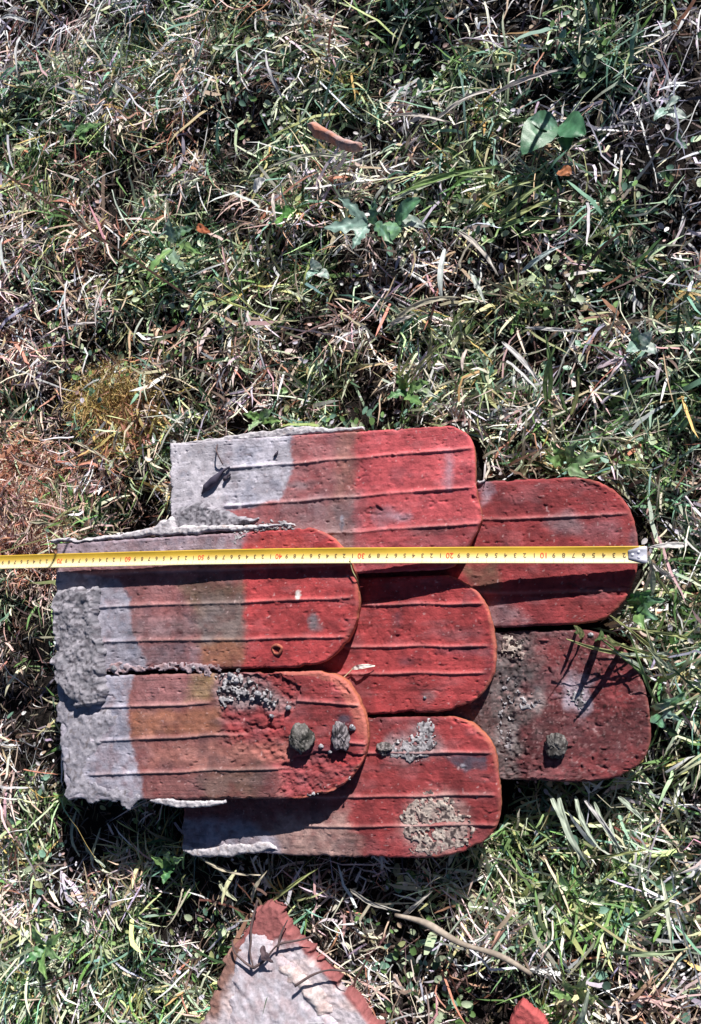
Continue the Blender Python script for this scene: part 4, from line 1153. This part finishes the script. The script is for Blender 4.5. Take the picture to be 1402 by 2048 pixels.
SW = (.46, .53, .43); SY = (.42, .46, .20); SG = (.22, .34, .14); ST = (.62, .55, .42)
tuft(1150, 1610, 'tuft of broad whitish grass blades below the ribless right tile',
     [(1118, 1585, 1186, 1728, .02, .0085, SW), (1100, 1590, 1128, 1668, .018, .006, SW), (1150, 1592, 1206, 1690, .03, .006, SW), (1170, 1596, 1230, 1700, .02, .005, (.58, .56, .56)),
      (1185, 1605, 1258, 1700, .02, .005, SW), (1240, 1590, 1284, 1650, .03, .006, SW), (1215, 1640, 1250, 1720, .02, .0045, SW), (1060, 1640, 1120, 1700, .02, .003, SG)])
tuft(1240, 1320, 'spray of yellow green grass blades leaning over the right tiles',
     [(1300, 1330, 1140, 1262, .045, .0045, SY), (1310, 1350, 1195, 1290, .04, .004, SG), (1330, 1330, 1210, 1262, .05, .004, SY), (1320, 1290, 1215, 1240, .045, .0035, SY), (1340, 1320, 1240, 1300, .035, .005, SW),
      (1330, 1400, 1250, 1270, .04, .003, SG), (1370, 1290, 1260, 1250, .04, .004, SY), (1345, 1350, 1285, 1250, .04, .004, (.55, .58, .35)), (1300, 1360, 1228, 1300, .04, .0035, SW), (1365, 1340, 1290, 1290, .035, .005, (.5, .55, .4))])
for (bx, by, tx, ty, tz_, wd, c, lb) in ((1168, 1272, 1140, 1258, .062, .0062, SY, 'yellow blade tip rising above the upper edge of the ribless tile, leftmost of its row'),
                                       (1205, 1278, 1196, 1262, .060, .0080, SG, 'green blade rising between the two right tiles, middle of its row'),
                                       (1240, 1290, 1226, 1268, .070, .0080, SY, 'yellow green blade rising beside the upper corner of the ribless tile, rightmost of its row'),
                                       (1150, 1262, 1150, 1255, .045, .0030, SG, 'short thin green blade between the yellow tip and the middle blade')):
    b_ = W(bx, by, .012)
    r_ = tag(empty('grass_shoot', tuple(map(float, b_))), lb, 'grass shoot', 'grass shoots between the right tiles')
    leaf('grass_leaf', r_, b_, W(tx, ty, tz_), wd, M_BLADE, c, 0, .06, seed=bx, fold=.3)
tuft(1300, 1150, 'pale straws sprouting beside the tape measure hook',
     [(1310, 1190, 1286, 1112, .035, .006, SW), (1340, 1160, 1296, 1108, .03, .005, (.66, .62, .60)), (1290, 1200, 1294, 1120, .035, .004, ST), (1330, 1190, 1312, 1130, .03, .004, SY), (1372, 1082, 1300, 1102, .026, .007, (.66, .63, .62))])
tuft(1100, 780, 'upright dark green blade pair above the upper right tile',
     [(1092, 800, 1084, 668, .05, .0055, SG), (1098, 806, 1120, 690, .05, .006, (.24, .36, .14)), (1140, 830, 1150, 742, .045, .005, SY), (1136, 826, 1128, 750, .04, .004, SG)], z=.002)
tuft(860, 740, 'yellow green looped grass blades above the topmost tile',
     [(806, 760, 832, 680, .04, .0035, SY), (812, 762, 900, 692, .035, .004, (.55, .55, .3)), (866, 740, 856, 658, .035, .006, (.5, .5, .28)), (820, 770, 870, 720, .03, .003, SY), (806, 752, 800, 690, .03, .0025, SY)])
tuft(900, 380, 'long green blades lying flat in the upper middle of the lawn',
     [(780, 372, 1004, 345, .02, .007, (.25, .38, .14)), (820, 388, 990, 352, .024, .005, (.32, .42, .2)), (770, 396, 900, 360, .02, .005, (.5, .55, .45)), (940, 440, 1070, 360, .025, .006, (.4, .46, .22)), (1000, 440, 1100, 400, .025, .006, SY)], z=.012)
tuft(1010, 440, 'green blades crossing beside dry straw right of the middle',
     [(1000, 470, 1110, 430, .03, .006, SG), (990, 430, 1090, 372, .028, .007, (.36, .44, .2)), (1040, 480, 1120, 465, .025, .005, SG)], z=.012)
tuft(470, 580, 'thin yellow green stems crossing above the middle left of the lawn',
     [(420, 570, 560, 640, .03, .0022, SY), (440, 580, 545, 655, .03, .003, (.5, .55, .2)), (540, 660, 600, 636, .03, .003, (.5, .52, .3)), (545, 655, 590, 600, .03, .0025, SY)], z=.012)
tuft(160, 1690, 'two pale cut stalks standing in the shade below the lower left tile',
     [(158, 1712, 162, 1622, .025, .0060, SW), (186, 1730, 194, 1652, .02, .004, SW), (170, 1682, 206, 1740, .012, .0035, SW)], z=.0)
tuft(1340, 1900, 'long curved pale green blade in the lower right corner',
     [(1210, 1880, 1380, 1910, .03, .005, (.4, .5, .3)), (1310, 1760, 1352, 1900, .03, .004, (.6, .64, .5)), (1240, 1830, 1360, 1790, .03, .005, (.42, .5, .25)), (1180, 1730, 1290, 1695, .03, .0025, SY), (1140, 2050, 1180, 1980, .03, .006, SW)], z=.006)
tuft(60, 870, 'coarse tan straws at the left edge above the tape',
     [(10, 880, 80, 800, .03, .005, ST), (20, 900, 120, 930, .03, .004, (.55, .38, .33)), (0, 850, 70, 860, .03, .005, (.5, .32, .26)), (230, 900, 236, 850, .03, .006, ST), (150, 880, 220, 940, .03, .004, ST)], z=.008)
tuft(210, 430, 'long bent pale straws in the middle left of the lawn',
     [(140, 560, 128, 680, .03, .0032, (.62, .6, .62)), (215, 560, 200, 650, .03, .0035, (.66, .6, .6)), (200, 650, 120, 648, .03, .003, (.66, .6, .6)), (216, 390, 300, 480, .03, .003, (.45, .52, .45)), (0, 570, 60, 610, .03, .005, ST), (0, 480, 22, 545, .03, .007, (.6, .62, .62))], z=.014)
tuft(700, 170, 'criss crossing bleached straws near the top of the lawn',
     [(560, 200, 540, 100, .03, .005, (.6, .58, .62)), (990, 200, 1140, 120, .03, .006, (.62, .56, .54)), (860, 240, 1000, 190, .03, .006, (.66, .6, .56)), (780, 245, 905, 232, .03, .005, (.68, .6, .56)), (540, 320, 690, 330, .03, .006, (.55, .55, .45)), (0, 50, 70, 38, .03, .007, (.66, .68, .7)), (60, 60, 30, 160, .03, .005, (.6, .6, .62)), (540, 390, 556, 440, .025, .005, (.66, .58, .54))], z=.014)
tuft(820, 620, 'coarse split straws left of the right clover patch',
     [(790, 640, 920, 606, .03, .008, (.60, .55, .42)), (780, 650, 830, 622, .03, .007, (.66, .60, .54)), (920, 460, 985, 560, .03, .006, (.6, .55, .5)), (1050, 660, 1175, 650, .03, .004, (.68, .66, .66)), (1010, 680, 1070, 780, .03, .006, (.64, .62, .62)), (930, 700, 930, 740, .03, .005, (.6, .5, .46)), (1040, 540, 1130, 500, .025, .006, (.55, .66, .66)), (880, 500, 895, 600, .03, .008, (.62, .68, .66)), (950, 540, 962, 610, .03, .006, (.6, .66, .6))], z=.014)
tuft(430, 1870, 'pale yellow bundle of short straw above the pointed fragment',
     [(440, 1760, 470, 1808, .03, .007, (.6, .62, .42)), (470, 1740, 450, 1810, .03, .006, (.55, .55, .35)), (500, 1800, 540, 1750, .03, .005, ST), (400, 1725, 520, 1735, .02, .004, ST), (540, 1790, 640, 1750, .02, .004, SY), (700, 1790, 800, 1810, .03, .005, (.6, .56, .5)), (800, 1820, 870, 1790, .03, .005, (.6, .56, .5))], z=.006)

# dry stick lying in the lower right grass
tag(tube('dry_stick', [W(790, 1830, .018), W(850, 1846, .020), (W(920, 1886, .019)), W(1000, 1912, .020), W(1062, 1948, .014)], [.0014, .0032, .0038, .0034, .0024], M_WOOD, None, (.34, .29, .24), (.13, .10, .08), 5, seg=10, knots=.7),
    'thick pale dry stick lying across the grass right of the pointed fragment', 'stick')
# white petal-like leaf near the top
r = rosette('white_leaf', 505, 378, 'small round white leaf in the upper left middle', [(532, 362, .03, .017, (.78, .76, .74), None)], z=.022)
rosette('orange_leaf', 1118, 340, 'small orange brown dead leaf in the upper right', [(1140, 352, .02, .014, (.42, .16, .07), (.3, .12, .06))], z=.014)
rosette('orange_leaf', 392, 450, 'small rust coloured dead leaf left of the middle', [(424, 462, .02, .010, (.46, .15, .07), (.3, .1, .05))], z=.014)

# dark stalk over the topmost tile; seed head shadow modelled as a spindle
zt = lambda px, py, pl, dz: (lambda p: (p[0], p[1], p[2] + dz))(pl.hit([px], [py])[0])
st = tag(empty('seed_stalk', tuple(map(float, W(400, 858, .01)))), 'dark bent grass stalk with a seed head shadow shaped as a dark spindle on the topmost tile', 'seed stalk')
tube('stem', [W(392, 848, .02), W(412, 868, .035), W(434, 884, .034), zt(441, 905, PL_M0, .010), zt(448, 930, PL_M0, .003)], [.0009, .0010, .0008], M_WOOD, st, (.13, .09, .09), (.07, .05, .06), 3)
tube('head_and_shadow', [zt(462, 934, PL_M0, .003), zt(447, 944, PL_M0, .003), zt(430, 962, PL_M0, .003), zt(414, 976, PL_M0, .002), zt(404, 988, PL_M0, .001)], [.0006, .0022, .0048, .0036, .0006], M_WOOD, st, (.045, .04, .07), (.07, .06, .09), 4, seg=10, knots=.8)  # dark spindle shape standing in for the cast shadow of a seed head
tube('head_and_shadow', [zt(449, 962, PL_M0, .002), zt(455, 955, PL_M0, .003), zt(463, 948, PL_M0, .002)], [.0012, .0028, .0008], M_WOOD, st, (.04, .035, .05), (.06, .05, .07), 6, knots=.8)
tag(tube('seed_husk', [zt(548, 914, PL_M0, .001), zt(553, 909, PL_M0, .0015), zt(557, 902, PL_M0, .001)], [.0006, .0016, .0005], M_WOOD, None, (.05, .04, .06), None, 8),
    'tiny dark seed husk alone on the pale half of the topmost tile', 'husk')
# branching dark twig over the fragment
tw = tag(empty('dark_twig', tuple(map(float, W(545, 1885, .05)))), 'dark branching twig lying over the pointed white fragment', 'twig')
FZ = lambda px, py, dz=.008: W(px, py, float(PF.hit([px], [py])[0][2]) + dz)
for pts in ([FZ(515, 1800), FZ(503, 1850), FZ(502, 1880), FZ(500, 1905), FZ(507, 1936)], [FZ(507, 1936), FZ(530, 1920), FZ(556, 1890), FZ(600, 1880), FZ(625, 1872)],
            [FZ(507, 1936), FZ(490, 1925), FZ(470, 1905), FZ(464, 1880)], [FZ(556, 1895), FZ(562, 1868), FZ(575, 1840)], [FZ(590, 1972, .014), FZ(625, 1950, .012), FZ(660, 1940, .012), FZ(700, 1944, .012)]):
    tube('twig_branch', pts, [.0017, .0013, .0008], M_WOOD, tw, (.12, .08, .08), (.07, .05, .05), 11, knots=.6)
leaf('dry_leaf', tw, FZ(526, 1890, .012), FZ(548, 1925, .010), .012, M_LEAF, (.13, .09, .10), 2, .2, 7)
# curled pale leaf with a deep hollow on M1
cl = tag(empty('curled_leaf', zt(725, 1345, PL_M, 0)), 'small curled pale leaf arching over the plain middle tile beside the left tile tail', 'leaf')
leaf('leaf_blade', cl, zt(706, 1336, PL_M, .004), zt(752, 1336, PL_M, .003), .0045, M_BLADE, (.80, .74, .66), 0, .22, 3)
tube('leaf_stalk', [zt(690, 1354, PL_M, .004), zt(700, 1345, PL_M, .0045), zt(708, 1337, PL_M, .005)], [.0007, .0006], M_BLADE, cl, (.75, .66, .45), None, 2)
# thin grass stem at the tail of A1
tag(tube('grass_sprig', [zt(705, 1118, PL_A, .009), zt(708, 1140, PL_A, .006), zt(714, 1156, PL_A, .003), zt(722, 1172, PL_M, .006)], [.0006, .0005], M_BLADE, None, (.5, .5, .25), None, 2),
    'short thin grass sprig poking from under the tape at the left tile tail', 'grass sprig')
